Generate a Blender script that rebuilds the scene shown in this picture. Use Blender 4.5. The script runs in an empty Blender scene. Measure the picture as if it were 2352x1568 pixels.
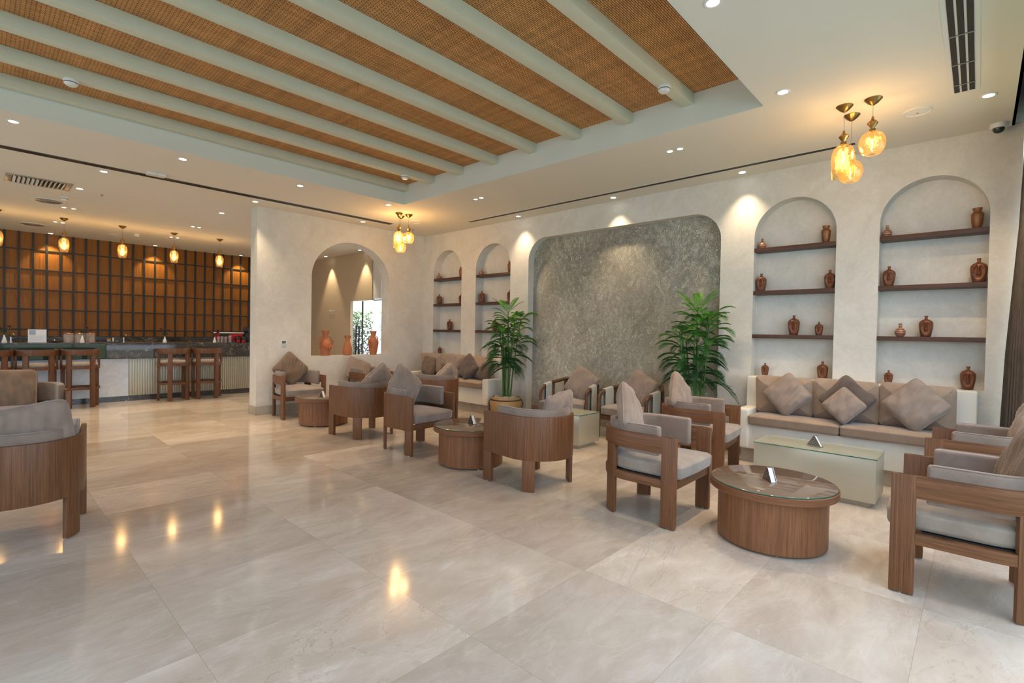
import bpy, bmesh, math, random
from mathutils import Vector, Matrix
from math import sin, cos, pi, radians as rad
random.seed(7)
S = bpy.context.scene
C = S.collection

# ---------------------------------------------------------------- camera
H = 1.4
yaw, pit, rol = 0.74953, -0.01786, 0.01818
f = Vector((cos(yaw)*cos(pit), sin(yaw)*cos(pit), sin(pit)))
r = Vector((sin(yaw), -cos(yaw), 0)); u = r.cross(f)
r2 = r*cos(rol)+u*sin(rol); u2 = -r*sin(rol)+u*cos(rol)
cam = bpy.data.objects.new('camera', bpy.data.cameras.new('camera')); C.objects.link(cam)
m = Matrix.Identity(4)
for i in range(3): m[i][0], m[i][1], m[i][2] = r2[i], u2[i], -f[i]
m.translation = (0, 0, H); cam.matrix_world = m
cam.data.sensor_width = 36; cam.data.lens = 36*1150.7/2352; cam.data.clip_start = .02
S.camera = cam
# ---------------------------------------------------------------- world, daylight, exposure
S.view_settings.view_transform = 'Standard'; S.view_settings.look = 'None'
S.view_settings.gamma = 1; S.view_settings.use_curve_mapping = False
S.view_settings.exposure = 0.44
S.cycles.use_denoising = True
S.cycles.max_bounces = 7; S.cycles.use_adaptive_sampling = True; S.cycles.adaptive_threshold = .02; S.cycles.diffuse_bounces = 4; S.cycles.sample_clamp_indirect = 6
W = bpy.data.worlds.new('sky'); S.world = W; W.use_nodes = True
W.node_tree.nodes['Background'].inputs[0].default_value = (.80, .90, 1, 1)
W.node_tree.nodes['Background'].inputs[1].default_value = 1.35

def area(name, loc, target, sx, sy, power, col):
    l = bpy.data.lights.new(name, 'AREA'); l.shape = 'RECTANGLE'; l.size = sx; l.size_y = sy
    l.energy = power; l.color = col
    o = bpy.data.objects.new(name, l); C.objects.link(o); o.location = loc
    d = Vector(target)-Vector(loc); o.rotation_euler = d.to_track_quat('-Z', 'Y').to_euler(); return o
# daylight entering through the long window wall beside the camera, and the window behind it
area('daylight_sky', (1.6, -.98, 2.0), (1.6, 2.2, -.2), 9.0, 2.2, 96, (.52, .73, 1.0))
area('daylight_lawn', (1.6, -.98, .55), (1.6, 3, 2.0), 9.0, .9, 9, (.80, 1.0, .68))
area('daylight_side', (-3.95, 4.6, 1.7), (0, 4.6, .4), 7.0, 2.5, 60, (.58, .77, 1.0))
area('daylight_bar_side', (-3.9, 11.2, 1.7), (2, 11, 1.2), 4.0, 2.4, 4, (.85, .92, 1.0))

sn = bpy.data.lights.new('sun', 'SUN'); sn.energy = 3.0; sn.angle = rad(.6); sn.color = (1, .96, .9)
so = bpy.data.objects.new('sun', sn); C.objects.link(so); so.rotation_euler = Vector((.42, -.22, -.88)).to_track_quat('-Z', 'Y').to_euler()
# ---------------------------------------------------------------- materials
def mat(name, base, rough=.6, metal=0, spec=.5, **kw):
    m = bpy.data.materials.new(name); m.use_nodes = True
    b = m.node_tree.nodes['Principled BSDF']
    b.inputs['Base Color'].default_value = (*base, 1); b.inputs['Roughness'].default_value = rough
    b.inputs['Metallic'].default_value = metal; b.inputs['Specular IOR Level'].default_value = spec
    for k, v in kw.items(): b.inputs[k.replace('_', ' ')].default_value = v
    return m
class N:
    def __init__(s, m): s.m = m; s.t = m.node_tree; s.b = s.t.nodes['Principled BSDF']
    def n(s, ty, ins=None, **at):
        x = s.t.nodes.new(ty)
        for k, v in at.items(): setattr(x, k, v)
        for k, v in (ins or {}).items(): s.set(x, k, v)
        return x
    def set(s, x, k, v):
        i = x.inputs[k]
        if isinstance(v, bpy.types.NodeSocket): s.t.links.new(v, i)
        else: i.default_value = v
    def math(s, op, a, b=0, c=0):
        x = s.n('ShaderNodeMath', operation=op); s.set(x, 0, a); s.set(x, 1, b)
        if len(x.inputs) > 2 and op == 'MULTIPLY_ADD': s.set(x, 2, c)
        return x.outputs[0]
    def vmath(s, op, a, b):
        x = s.n('ShaderNodeVectorMath', operation=op); s.set(x, 0, a); s.set(x, 1, b); return x.outputs[0]
    def co(s, which='Object', scale=(1, 1, 1)):
        c = s.n('ShaderNodeTexCoord').outputs[which]
        return s.n('ShaderNodeMapping', {'Vector': c, 'Scale': scale}).outputs[0]
    def noise(s, v, sc, det=4, ro=.55, dist=0):
        return s.n('ShaderNodeTexNoise', {'Vector': v, 'Scale': sc, 'Detail': det, 'Roughness': ro, 'Distortion': dist}).outputs['Fac']
    def ramp(s, fac, stops):
        x = s.n('ShaderNodeValToRGB', {'Fac': fac}); e = x.color_ramp.elements
        while len(e) < len(stops): e.new(.5)
        for i, (p, c) in enumerate(stops): e[i].position = p; e[i].color = (*c, 1) if len(c) == 3 else c
        return x.outputs['Color']
    def mix(s, fac, a, b, bl='MIX'):
        x = s.n('ShaderNodeMix', data_type='RGBA', blend_type=bl)
        s.set(x, 0, fac); s.set(x, 6, a if isinstance(a, bpy.types.NodeSocket) else (*a, 1)); s.set(x, 7, b if isinstance(b, bpy.types.NodeSocket) else (*b, 1))
        return x.outputs[2]
    def bump(s, h, st=.2, d=.01):
        x = s.n('ShaderNodeBump', {'Height': h, 'Strength': st, 'Distance': d}); s.t.links.new(x.outputs[0], s.b.inputs['Normal'])
    def base(s, c): s.t.links.new(c, s.b.inputs['Base Color'])
    def rough(s, c): s.t.links.new(c, s.b.inputs['Roughness'])

def wood(name, dark, light, scale, rough=.42, fine=1.0):
    m = mat(name, dark, rough, spec=.35); n = N(m)
    v = n.co('Object', scale)
    g = n.noise(v, 1.0*fine, 5, .6, .3); g2 = n.noise(v, 4.5*fine, 3, .7)
    mixf = n.math('ADD', n.math('MULTIPLY', g, .55), n.math('MULTIPLY', g2, .45))
    n.base(n.ramp(mixf, [(.34, dark), (.66, light)])); n.bump(g2, .12, .002); return m
WD, WL = (.082, .033, .013), (.25, .108, .046)
M = {}
M['wood_v'] = wood('walnut_vertical', WD, WL, (110, 110, 1.8))
M['wood_h'] = wood('walnut_horizontal', WD, WL, (2.0, 2.0, 85))
M['wood_table'] = wood('table_veneer', (.125, .046, .017), (.29, .125, .054), (40, 40, 1.4))
M['wood_table_h'] = wood('table_rim_veneer', (.13, .048, .02), (.25, .105, .046), (2.2, 2.2, 50))
M['wood_shelf'] = wood('shelf_walnut', (.055, .024, .015), (.12, .055, .034), (60, 2.5, 60))
M['wood_stool'] = wood('stool_walnut', (.085, .032, .012), (.19, .08, .033), (30, 30, 2))
M['wood_arm'] = wood('armchair_walnut', (.07, .033, .018), (.16, .08, .042), (20, 20, 20))

def fabric(name, c1, c2, sc=7):
    m = mat(name, c1, .92, spec=.2, Sheen_Weight=.35, Sheen_Roughness=.45); n = N(m)
    v = n.co('Object'); a = n.noise(v, sc, 3, .6, .6); b = n.noise(v, 420, 2)
    n.base(n.ramp(a, [(.3, c1), (.7, c2)])); n.bump(b, .18, .0015); return m
M['fab'] = fabric('taupe_velvet', (.225, .17, .14), (.295, .228, .188))
M['fab_sofa'] = fabric('sofa_velvet', (.30, .215, .155), (.37, .275, .205))
M['fab_pillow'] = fabric('cushion_taupe', (.25, .19, .155), (.33, .255, .21))
M['fab_dark'] = fabric('cushion_dark', (.10, .075, .065), (.15, .115, .095))
M['fab_mid'] = fabric('cushion_brown', (.155, .107, .075), (.215, .152, .11))
M['fab_light'] = fabric('seat_light', (.27, .22, .18), (.35, .295, .25))
M['cord'] = fabric('woven_cord', (.42, .42, .36), (.5, .5, .43))
M['curtain'] = fabric('curtain_brown', (.10, .085, .075), (.15, .125, .11))

def plaster(name, c1, c2, sc=2.2, bst=.12, rough=.75):
    m = mat(name, c1, rough, spec=.3); n = N(m); v = n.co('Object')
    a = n.noise(v, sc, 8, .68, 1.2); b = n.noise(v, sc*7, 6, .7, 1.5)
    f_ = n.math('ADD', n.math('MULTIPLY', a, .6), n.math('MULTIPLY', b, .4))
    n.base(n.ramp(f_, [(.36, c1), (.5, tuple((x+y)/2 for x, y in zip(c1, c2))), (.62, c2)])); n.bump(b, bst, .008); return m
M['plaster'] = plaster('limewash_plaster', (.62, .59, .525), (.745, .715, .655))
M['warm_paint'] = mat('warm_beige_paint', (.56, .455, .32), .8, spec=.2)
M['sofa_plaster'] = plaster('smooth_white_plaster', (.74, .71, .63), (.80, .775, .70), 1.6, .15)
M['ceil'] = mat('ceiling_paint', (.76, .72, .64), .85, spec=.2)
M['coffer'] = mat('coffer_paint', (.72, .72, .64), .8, spec=.2)
M['beam'] = plaster('beam_paint', (.60, .60, .47), (.64, .64, .51), 3, .05)
M['bar_plaster'] = plaster('bar_white_stone', (.58, .66, .76), (.76, .84, .93), 4.5, .3, .45)

def grey_panel():
    m = mat('grey_textured_plaster', (.2, .19, .16), .6); n = N(m); v = n.co('Object')
    big = n.noise(v, .9, 5, .6, .8); mid = n.noise(v, 5, 5, .65, .5)
    wob = n.noise(v, 7.5, 2, .5, 3.2)
    vo = n.n('ShaderNodeTexVoronoi', {'Vector': v, 'Scale': 26.0}, feature='DISTANCE_TO_EDGE').outputs['Distance']
    swirl = n.math('ABSOLUTE', n.math('SINE', n.math('MULTIPLY', wob, 75)))
    f_ = n.math('ADD', n.math('MULTIPLY', big, .55), n.math('MULTIPLY', mid, .45))
    col = n.ramp(f_, [(.38, (.44, .415, .34)), (.5, (.62, .59, .49)), (.62, (.78, .75, .64))])
    dk = n.math('MULTIPLY', n.math('LESS_THAN', swirl, .35), n.ramp(mid, [(.40, (0, 0, 0)), (.56, (1, 1, 1))]))
    n.base(n.mix(n.math('MULTIPLY', dk, .6), col, (.13, .12, .095)))
    h = n.math('ADD', n.math('MULTIPLY', swirl, n.math('SUBTRACT', mid, .2)), n.math('MULTIPLY', vo, .3))
    n.bump(h, .9, .02); return m
M['grey_panel'] = grey_panel()

def floor_mat():
    m = mat('polished_marble_tiles', (.6, .5, .4), .07, spec=.55); n = N(m)
    c = n.n('ShaderNodeTexCoord').outputs['Object']
    sx = n.n('ShaderNodeSeparateXYZ', {0: c})
    tx = n.math('DIVIDE', n.math('SUBTRACT', sx.outputs[0], .655-9.05), .905)
    ty = n.math('DIVIDE', n.math('SUBTRACT', sx.outputs[1], .176-7.487), .7487)
    cx, cy = n.math('FLOOR', tx), n.math('FLOOR', ty)
    cell = n.n('ShaderNodeCombineXYZ', {0: cx, 1: cy}).outputs[0]
    wn = n.n('ShaderNodeTexWhiteNoise', {'Vector': cell}, noise_dimensions='3D')
    off = n.vmath('SCALE', wn.outputs['Color'], (0, 0, 0)); off.node.inputs['Scale'].default_value = 17.0
    v = n.vmath('ADD', n.n('ShaderNodeMapping', {'Vector': c, 'Scale': (.55, 1.25, 1)}).outputs[0], off)
    a = n.noise(v, 1.7, 7, .62, 1.0); b = n.noise(v, 6.0, 9, .72, 1.2)
    f_ = n.math('ADD', n.math('MULTIPLY', a, .62), n.math('MULTIPLY', b, .38))
    col = n.ramp(f_, [(.34, (.49, .41, .34)), (.48, (.57, .495, .425)), (.58, (.64, .575, .51)), (.70, (.76, .72, .68))])
    vein = n.math('ABSOLUTE', n.math('SUBTRACT', n.noise(v, 1.5, 6, .6, 2.2), .5))
    vm = n.ramp(vein, [(.0, (1, 1, 1)), (.012, (0, 0, 0))])
    col = n.mix(n.math('MULTIPLY', vm, .22), col, (.82, .78, .72))
    crk = n.math('ABSOLUTE', n.math('SUBTRACT', n.noise(n.vmath('ADD', v, (5, 3, 0)), 1.1, 8, .65, 1.5), .5))
    cm = n.math('MULTIPLY', n.ramp(crk, [(.0, (1, 1, 1)), (.0035, (0, 0, 0))]), n.math('GREATER_THAN', wn.outputs['Value'], .6))
    col = n.mix(n.math('MULTIPLY', cm, .5), col, (.30, .24, .18))
    br = n.math('MULTIPLY_ADD', wn.outputs['Value'], .26, .87)
    col = n.mix(1.0, col, n.n('ShaderNodeCombineXYZ', {0: br, 1: br, 2: br}).outputs[0], 'MULTIPLY')
    def edge(t, size):
        fr = n.math('FRACT', t); d = n.math('MINIMUM', fr, n.math('SUBTRACT', 1, fr)); return n.math('LESS_THAN', n.math('MULTIPLY', d, size), .0011)
    j = n.math('MAXIMUM', edge(tx, .905), edge(ty, .7487))
    n.base(n.mix(n.math('MULTIPLY', j, .55), col, (.28, .235, .18)))
    n.rough(n.math('MULTIPLY_ADD', b, .12, .045)); return m
M['floor'] = floor_mat()

def marble_dark():
    m = mat('dark_marble', (.03, .03, .03), .13); n = N(m); v = n.co('Object')
    a = n.noise(v, 1.6, 6, .65, 1.0)
    v1 = n.math('ABSOLUTE', n.math('SUBTRACT', n.noise(v, .9, 7, .6, 2.5), .5))
    v2 = n.math('ABSOLUTE', n.math('SUBTRACT', n.noise(v, 2.6, 8, .65, 2.0), .5))
    c = n.ramp(a, [(.35, (.028, .028, .028)), (.65, (.075, .07, .066))])
    c = n.mix(n.ramp(v1, [(0, (1, 1, 1)), (.004, (0, 0, 0))]), c, (.42, .38, .32))
    c = n.mix(n.math('MULTIPLY', n.ramp(v2, [(0, (1, 1, 1)), (.005, (0, 0, 0))]), .35), c, (.4, .37, .33))
    n.base(c); return m
M['marble'] = marble_dark()

def woven():
    m = mat('woven_rattan', (.4, .2, .08), .75); n = N(m)
    v = n.co('Object', (1, 1, 1))
    br = n.n('ShaderNodeTexBrick', {'Vector': v, 'Color1': (.88, .46, .17, 1), 'Color2': (.74, .36, .12, 1), 'Mortar': (.17, .068, .02, 1),
             'Scale': 1.0, 'Mortar Size': .0034, 'Mortar Smooth': .4, 'Brick Width': .050, 'Row Height': .0145})
    st = n.noise(n.co('Object', (14, .55, 1)), 1, 3, .6); st2 = n.noise(n.co('Object', (1.2, 26, 1)), 1, 4, .7)
    c = n.mix(.55, br.outputs['Color'], n.ramp(n.math('ADD', n.math('MULTIPLY', st, .5), n.math('MULTIPLY', st2, .5)), [(.36, (.33, .33, .33)), (.62, (1, 1, 1))]), 'MULTIPLY')
    n.base(c); n.bump(br.outputs['Fac'], -.6, .006); return m
M['woven'] = woven()
M['slat_panel'] = wood('oak_slat', (.21, .074, .007), (.37, .145, .018), (60, 60, 1.2), .45)
M['black'] = mat('black_metal', (.012, .011, .011), .45)
M['white'] = mat('white_plastic', (.75, .74, .71), .4)
M['grille'] = mat('grille_metal', (.35, .33, .30), .4, .3)
M['brass'] = mat('antique_brass', (.36, .22, .08), .28, 1)
M['steel'] = mat('brushed_steel', (.42, .41, .40), .25, 1)
M['paper'] = mat('white_paper', (.82, .82, .82), .8)
M['box_lacquer'] = mat('champagne_lacquer', (.50, .47, .37), .32, .35)
M['glass_top'] = mat('green_float_glass', (.60, .66, .58), .02, spec=.6, Alpha=.28)
M['glass_edge'] = mat('glass_edge', (.02, .14, .10), .05, spec=.6)
M['glass_round'] = mat('round_table_glass', (.19, .135, .10), .02, spec=.9)
M['glass'] = mat('window_glass', (.85, .93, .95), .01, Alpha=.12)
M['stone_base'] = plaster('skirting_stone', (.36, .305, .235), (.46, .40, .32), 3, .02, .3)
M['terracotta'] = mat('terracotta', (.47, .165, .07), .75)
M['rock'] = mat('pale_gravel', (.55, .48, .40), .85)
M['rope'] = mat('black_rope', (.03, .028, .026), .7)
M['pot'] = plaster('tan_pot', (.42, .27, .12), (.52, .35, .17), 4, .1, .5)
M['stem'] = wood('palm_stem', (.03, .09, .015), (.10, .22, .04), (8, 8, 14))
M['red'] = mat('red_enamel', (.45, .012, .015), .25)
M['copper'] = mat('copper_lid', (.55, .25, .14), .3, 1)
M['flower'] = mat('dark_red_petal', (.06, .004, .01), .7)
M['dark_glass'] = mat('display_glass', (.03, .05, .045), .04, spec=.5)
M['amber_cookies'] = mat('cookie_brown', (.25, .10, .035), .8)
M['clear'] = mat('jar_glass', (.8, .75, .7), .05, Alpha=.3)
M['garden_wall'] = mat('garden_wall', (.75, .75, .75), .8)
def leaf():
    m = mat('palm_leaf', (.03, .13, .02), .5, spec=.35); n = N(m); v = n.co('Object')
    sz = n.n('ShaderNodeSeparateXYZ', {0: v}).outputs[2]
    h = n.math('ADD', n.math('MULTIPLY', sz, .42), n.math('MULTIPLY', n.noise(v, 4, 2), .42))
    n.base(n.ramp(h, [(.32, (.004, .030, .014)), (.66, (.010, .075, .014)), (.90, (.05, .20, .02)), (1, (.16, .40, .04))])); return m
M['leaf'] = leaf()
def ceramic(name, c1, c2, sc, stripes=False):
    m = mat(name, c1, .38, .25); n = N(m); v = n.co('Object')
    if stripes:
        w = n.n('ShaderNodeTexWave', {'Vector': v, 'Scale': 14.0, 'Distortion': 5.0, 'Detail': 3.0}, bands_direction='Z').outputs['Fac']
        n.base(n.ramp(w, [(.15, c1), (.5, c2)]))
    else: n.base(n.ramp(n.noise(v, sc, 4), [(.3, c1), (.7, c2)]))
    return m
M['face'] = ceramic('copper_glaze', (.145, .048, .02), (.235, .082, .033), 18)
M['jarc'] = ceramic('bronze_glaze', (.20, .075, .022), (.31, .125, .04), 18)
M['banded'] = ceramic('banded_clay', (.22, .085, .04), (.48, .25, .15), 1, True)
def emis(name, col, st):
    m = mat(name, col, .5); b = m.node_tree.nodes['Principled BSDF']
    b.inputs['Emission Color'].default_value = (*col, 1); b.inputs['Emission Strength'].default_value = st; return m
M['lens'] = emis('downlight_lens', (1, .95, .88), 10)
M['filament'] = emis('filament', (1, .70, .36), 16)
def amber():
    m = mat('amber_glass', (1, .74, .36), .04); n = N(m)
    t = n.t; b = n.b; out = t.nodes['Material Output']
    tr = n.n('ShaderNodeBsdfTransparent', {'Color': (1, .86, .60, 1)})
    gl = n.n('ShaderNodeBsdfGlossy', {'Color': (1, .85, .6, 1), 'Roughness': .06})
    di = n.n('ShaderNodeBsdfTranslucent', {'Color': (1, .62, .25, 1)})
    nz = n.noise(n.co('Object', (1, 1, .7)), 75, 2, .5)
    bp = n.n('ShaderNodeBump', {'Height': nz, 'Strength': .6, 'Distance': .004})
    t.links.new(bp.outputs[0], gl.inputs['Normal'])
    lw = n.n('ShaderNodeLayerWeight', {'Blend': .35}).outputs['Facing']
    m1 = n.n('ShaderNodeMixShader'); n.set(m1, 0, n.math('MULTIPLY_ADD', lw, .35, .05)); t.links.new(tr.outputs[0], m1.inputs[1]); t.links.new(gl.outputs[0], m1.inputs[2])
    m2 = n.n('ShaderNodeMixShader'); n.set(m2, 0, n.math('MULTIPLY_ADD', nz, .10, .0)); t.links.new(m1.outputs[0], m2.inputs[1]); t.links.new(di.outputs[0], m2.inputs[2])
    t.links.new(m2.outputs[0], out.inputs[0]); return m
M['amber'] = amber()

# ---------------------------------------------------------------- helpers
def box(bm, x0, y0, z0, x1, y1, z1, mtx=None):
    vs = [bm.verts.new((x, y, z)) for x in (x0, x1) for y in (y0, y1) for z in (z0, z1)]
    for q in ((0, 1, 3, 2), (4, 6, 7, 5), (0, 4, 5, 1), (2, 3, 7, 6), (0, 2, 6, 4), (1, 5, 7, 3)): bm.faces.new([vs[i] for i in q])
    if mtx: bmesh.ops.transform(bm, matrix=mtx, verts=vs)
    return vs
def bevel(bm, off, seg=2, ang=35):
    bm.normal_update()
    es = [e for e in bm.edges if len(e.link_faces) == 2 and e.calc_face_angle(0) > rad(ang)]
    if es: bmesh.ops.bevel(bm, geom=es, offset=off, segments=seg, profile=.6, affect='EDGES', clamp_overlap=True)
def obj(name, bm, m, parent=None, bev=0, seg=2, smooth=35):
    bmesh.ops.recalc_face_normals(bm, faces=bm.faces)
    if bev: bevel(bm, bev, seg)
    me = bpy.data.meshes.new(name); bm.to_mesh(me); bm.free()
    me.materials.append(M[m] if isinstance(m, str) else m)
    if smooth:
        me.polygons.foreach_set('use_smooth', [True]*len(me.polygons)); me.set_sharp_from_angle(angle=rad(smooth))
    o = bpy.data.objects.new(name, me); C.objects.link(o)
    if parent: o.parent = parent
    return o
def B(): return bmesh.new()
def boxes(name, lst, m, parent=None, bev=0, seg=2):
    bm = B()
    for b in lst: box(bm, *b)
    return obj(name, bm, m, parent, bev, seg)
def thing(name, label, cat, loc=(0, 0, 0), rz=0, group=None):
    o = bpy.data.objects.new(name, None); C.objects.link(o); o.empty_display_size = .1
    o.location = loc; o.rotation_euler = (0, 0, rz); return tag(o, label, cat, group)
def tag(o, label, cat, group=None, kind=None):
    o['label'] = label; o['category'] = cat
    if group: o['group'] = group
    if kind: o['kind'] = kind
    return o
def struct(o): o['kind'] = 'structure'; return o
def dup(root, loc, rz, label, group=None):
    q = root.copy(); C.objects.link(q); q.location = loc; q.rotation_euler = (0, 0, rz); q['label'] = label
    if group: q['group'] = group
    for ch in list(root.children):
        c = ch.copy(); C.objects.link(c); c.parent = q
        for g in list(ch.children):
            d = g.copy(); C.objects.link(d); d.parent = c
    return q
def lathe(bm, prof, seg=32, c=(0, 0, 0), fn=None):
    rings = []
    for k, (r_, z) in enumerate(prof):
        if r_ < 1e-5: rings.append([bm.verts.new((c[0], c[1], c[2]+z))]); continue
        ring = []
        for i in range(seg):
            a = 2*pi*i/seg; rr = r_ + (fn(a, z, r_) if fn else 0)
            ring.append(bm.verts.new((c[0]+rr*cos(a), c[1]+rr*sin(a), c[2]+z)))
        rings.append(ring)
    for a, b in zip(rings, rings[1:]):
        for i in range(seg):
            j = (i+1) % seg
            if len(a) == 1 and len(b) == 1: continue
            if len(a) == 1: bm.faces.new((a[0], b[i], b[j]))
            elif len(b) == 1: bm.faces.new((a[i], a[j], b[0]))
            else: bm.faces.new((a[i], a[j], b[j], b[i]))
    return rings
def tube(bm, pts, r_, seg=8, cap=True):
    pts = [Vector(p) for p in pts]; rings = []; up = Vector((0, 0, 1))
    rs = r_ if isinstance(r_, (list, tuple)) else [r_]*len(pts)
    for i, p in enumerate(pts):
        d = (pts[min(i+1, len(pts)-1)]-pts[max(i-1, 0)]).normalized()
        ref = up if abs(d.z) < .95 else Vector((1, 0, 0))
        a = d.cross(ref).normalized(); b = a.cross(d)
        rings.append([bm.verts.new(p+(a*cos(2*pi*k/seg)+b*sin(2*pi*k/seg))*rs[i]) for k in range(seg)])
    for a, b in zip(rings, rings[1:]):
        for i in range(seg): bm.faces.new((a[i], a[(i+1) % seg], b[(i+1) % seg], b[i]))
    if cap: bm.faces.new(rings[0]); bm.faces.new(rings[-1][::-1])
def ring_closed(bm, R_, z, r_, seg=40, s=8, cx=0, cy=0):
    rings = [[bm.verts.new((cx+(R_+r_*cos(2*pi*k/s))*cos(2*pi*i/seg), cy+(R_+r_*cos(2*pi*k/s))*sin(2*pi*i/seg), z+r_*sin(2*pi*k/s))) for k in range(s)] for i in range(seg)]
    for i in range(seg):
        a, b = rings[i], rings[(i+1) % seg]
        for k in range(s): bm.faces.new((a[k], a[(k+1) % s], b[(k+1) % s], b[k]))

def slab_with_holes(name, outer, holes, thick, mtx, m, parent=None):
    """flat outline with holes, given thickness; local XY outline, mtx carries it to the room"""
    cu = bpy.data.curves.new(name, 'CURVE'); cu.dimensions = '2D'; cu.fill_mode = 'BOTH'; cu.extrude = thick/2
    for pl in [outer]+holes:
        sp = cu.splines.new('POLY'); sp.points.add(len(pl)-1); sp.use_cyclic_u = True
        for p, q in zip(sp.points, pl): p.co = (q[0], q[1], 0, 1)
    tmp = bpy.data.objects.new('tmp', cu); C.objects.link(tmp)
    dg = bpy.context.evaluated_depsgraph_get(); me = bpy.data.meshes.new_from_object(tmp.evaluated_get(dg))
    bpy.data.objects.remove(tmp); me.transform(mtx); me.name = name
    me.materials.clear(); me.materials.append(M[m])
    bm = bmesh.new(); bm.from_mesh(me); bmesh.ops.remove_doubles(bm, verts=bm.verts, dist=1e-5); bmesh.ops.recalc_face_normals(bm, faces=bm.faces); bm.to_mesh(me); bm.free()
    me.polygons.foreach_set('use_smooth', [True]*len(me.polygons)); me.set_sharp_from_angle(angle=rad(30))
    o = bpy.data.objects.new(name, me); C.objects.link(o)
    if parent: o.parent = parent
    return o
def arch(a0, a1, z0, zs, zt, n=36):
    c = (a0+a1)/2; w = (a1-a0)/2; h = zt-zs
    return [(a0, z0), (a1, z0)]+[(c+w*cos(pi*i/n), zs+h*sin(pi*i/n)) for i in range(n+1)]

# ---------------------------------------------------------------- room
XN, YA, ZC = 6.357, 8.444, 3.34
XL, YF, YW = -4.0, -.95, 14.78
struct(boxes('floor', [(XL-.1, YF-.1, -.12, 6.95, 15.0, 0)], 'floor'))
# ceiling with the coffer opening
CX, CY0, CY1, CZ = 4.52, 1.371, 6.542, 3.632
struct(boxes('ceiling', [(XL, -.19, ZC, 6.95, CY0-.02, ZC+.16), (CX+.02, CY0-.02, ZC, 6.95, CY1+.02, ZC+.16), (XL, CY1+.02, ZC, 6.95, 15.0, ZC+.16)], 'ceil'))
struct(boxes('ceiling_coffer', [(CX, CY0-.02, ZC, CX+.02, CY1+.02, CZ+.01), (XL, CY1, ZC, CX, CY1+.02, CZ+.01), (XL, CY0-.02, ZC, CX, CY0, CZ+.01), (XL, -.95, 3.75, 6.95, 15, 3.8)], 'coffer'))
struct(boxes('trim_1', [(XL, CY0, CZ, CX, CY1, CZ+.03)], 'woven'))
struct(boxes('trim_2', [(XL, -.95, 3.52, 6.95, -.19, 3.56), (XL, -.19, 3.34, 6.95, -.17, 3.56)], 'curtain'))
# right wall: niches and the grey panel recess (local x = world Y, local y = world Z)
mR = Matrix(((0, 0, 1, XN+.09), (1, 0, 0, 0), (0, 1, 0, 0), (0, 0, 0, 1)))
def rrect(y0, y1, z0, z1, rr=.36, n=12):
    return [(y0, z0), (y1, z0)]+[(y1-rr+rr*cos(pi/2*i/n), z1-rr+rr*sin(pi/2*i/n)) for i in range(n+1)]+[(y0+rr-rr*sin(pi/2*i/n), z1-rr+rr*cos(pi/2*i/n)) for i in range(n+1)]
NZ = .935
NICHES = [(-.05, .772), (1.152, 1.99), (5.985, 6.865), (7.265, 8.121)]
holes = [arch(a, b, NZ, 2.995-(b-a)/2, 2.995) for a, b in NICHES]
wall_r = struct(slab_with_holes('wall_right', [(-.25, 0), (2.383, 0), (2.383, .5), (2.383, 2.61)]+[(2.383+.36-.36*cos(pi/2*i/12), 2.61+.36*sin(pi/2*i/12)) for i in range(1, 13)]
    + [(5.57-.36+.36*sin(pi/2*i/12), 2.61+.36*cos(pi/2*i/12)) for i in range(13)]+[(5.57, 0), (8.46, 0), (8.46, 3.36), (-.25, 3.36)], holes, .18, mR, 'plaster'))
boxes('niche_back', [(XN+.179, -.25, 0, XN+.25, 2.4, 3.4), (XN+.179, 5.5, 0, XN+.25, 8.5, 3.4)], 'plaster', wall_r)
boxes('recess_panel', [(XN+.14, 2.37, 0, XN+.25, 5.6, 3.1)], 'grey_panel', wall_r)
mA = Matrix(((1, 0, 0, 0), (0, 0, 1, YA+.135), (0, 1, 0, 0), (0, 0, 0, 1)))
struct(slab_with_holes('wall_back', [(3.075, 0), (6.62, 0), (6.62, 3.36), (3.075, 3.36)], [arch(3.972, 5.535, .925, 2.31, 2.985)], .27, mA, 'plaster'))
struct(boxes('baseboard_back', [(3.063, YA-.012, 0, XN, YA+.0, .142), (3.063, YA, 0, 3.075, YA+.27, .142)], 'stone_base', bev=.002))
struct(boxes('baseboard_right', [(XN-.012, 1.99, 0, XN, 2.383, .10), (XN+.128, 2.4, 0, XN+.14, 5.56, .10), (XN-.012, 5.57, 0, XN, 6.0, .10)], 'stone_base', bev=.002))
struct(boxes('wall_far', [(XL, YW+.03, 0, 6.95, YW+.15, 3.4)], 'black'))
struct(boxes('wall_left', [(XL-.12, YF, 0, XL, .9, 3.6), (XL-.12, 8.3, 0, XL, 9.0, 3.6), (XL-.12, 13.4, 0, XL, 15, 3.6), (XL-.12, .9, 3.0, XL, 13.4, 3.8), (XL-.12, .9, 0, XL, 13.4, .15)], 'plaster'))
struct(boxes('wall_front', [(XL, YF-.15, 3.15, 6.95, YF-.05, 3.8), (XL, YF-.15, 0, -3.0, YF-.05, 3.8), (6.1, YF-.15, 0, 6.6, YF-.05, 3.8)], 'plaster'))
# window walls behind the camera: black frames
w1 = struct(boxes('window_1', [(x, YF-.05, 0, x+.06, YF+.01, 3.15) for x in (-3, -1.2, .6, 2.4, 4.2, 6.04)]+[(-3, YF-.05, .0, 6.1, YF+.01, .08), (-3, YF-.05, 2.3, 6.1, YF+.01, 2.35)], 'black'))
w2 = struct(boxes('window_2', [(XL-.06, y, .15, XL, y+.06, 3.0) for y in (.9, 3.3, 5.8, 8.24, 9.0, 11.2, 13.34)], 'black'))
# corner glazing past the curtain
w3 = struct(boxes('window_3', [(XN+.02, -.95, 0, XN+.07, -.9, 3.4), (XN+.02, -.95, 0, XN+.07, -.25, .06)], 'black'))
boxes('pane', [(XN+.04, -.9, .06, XN+.046, -.25, 3.4)], 'glass', w3)

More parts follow.
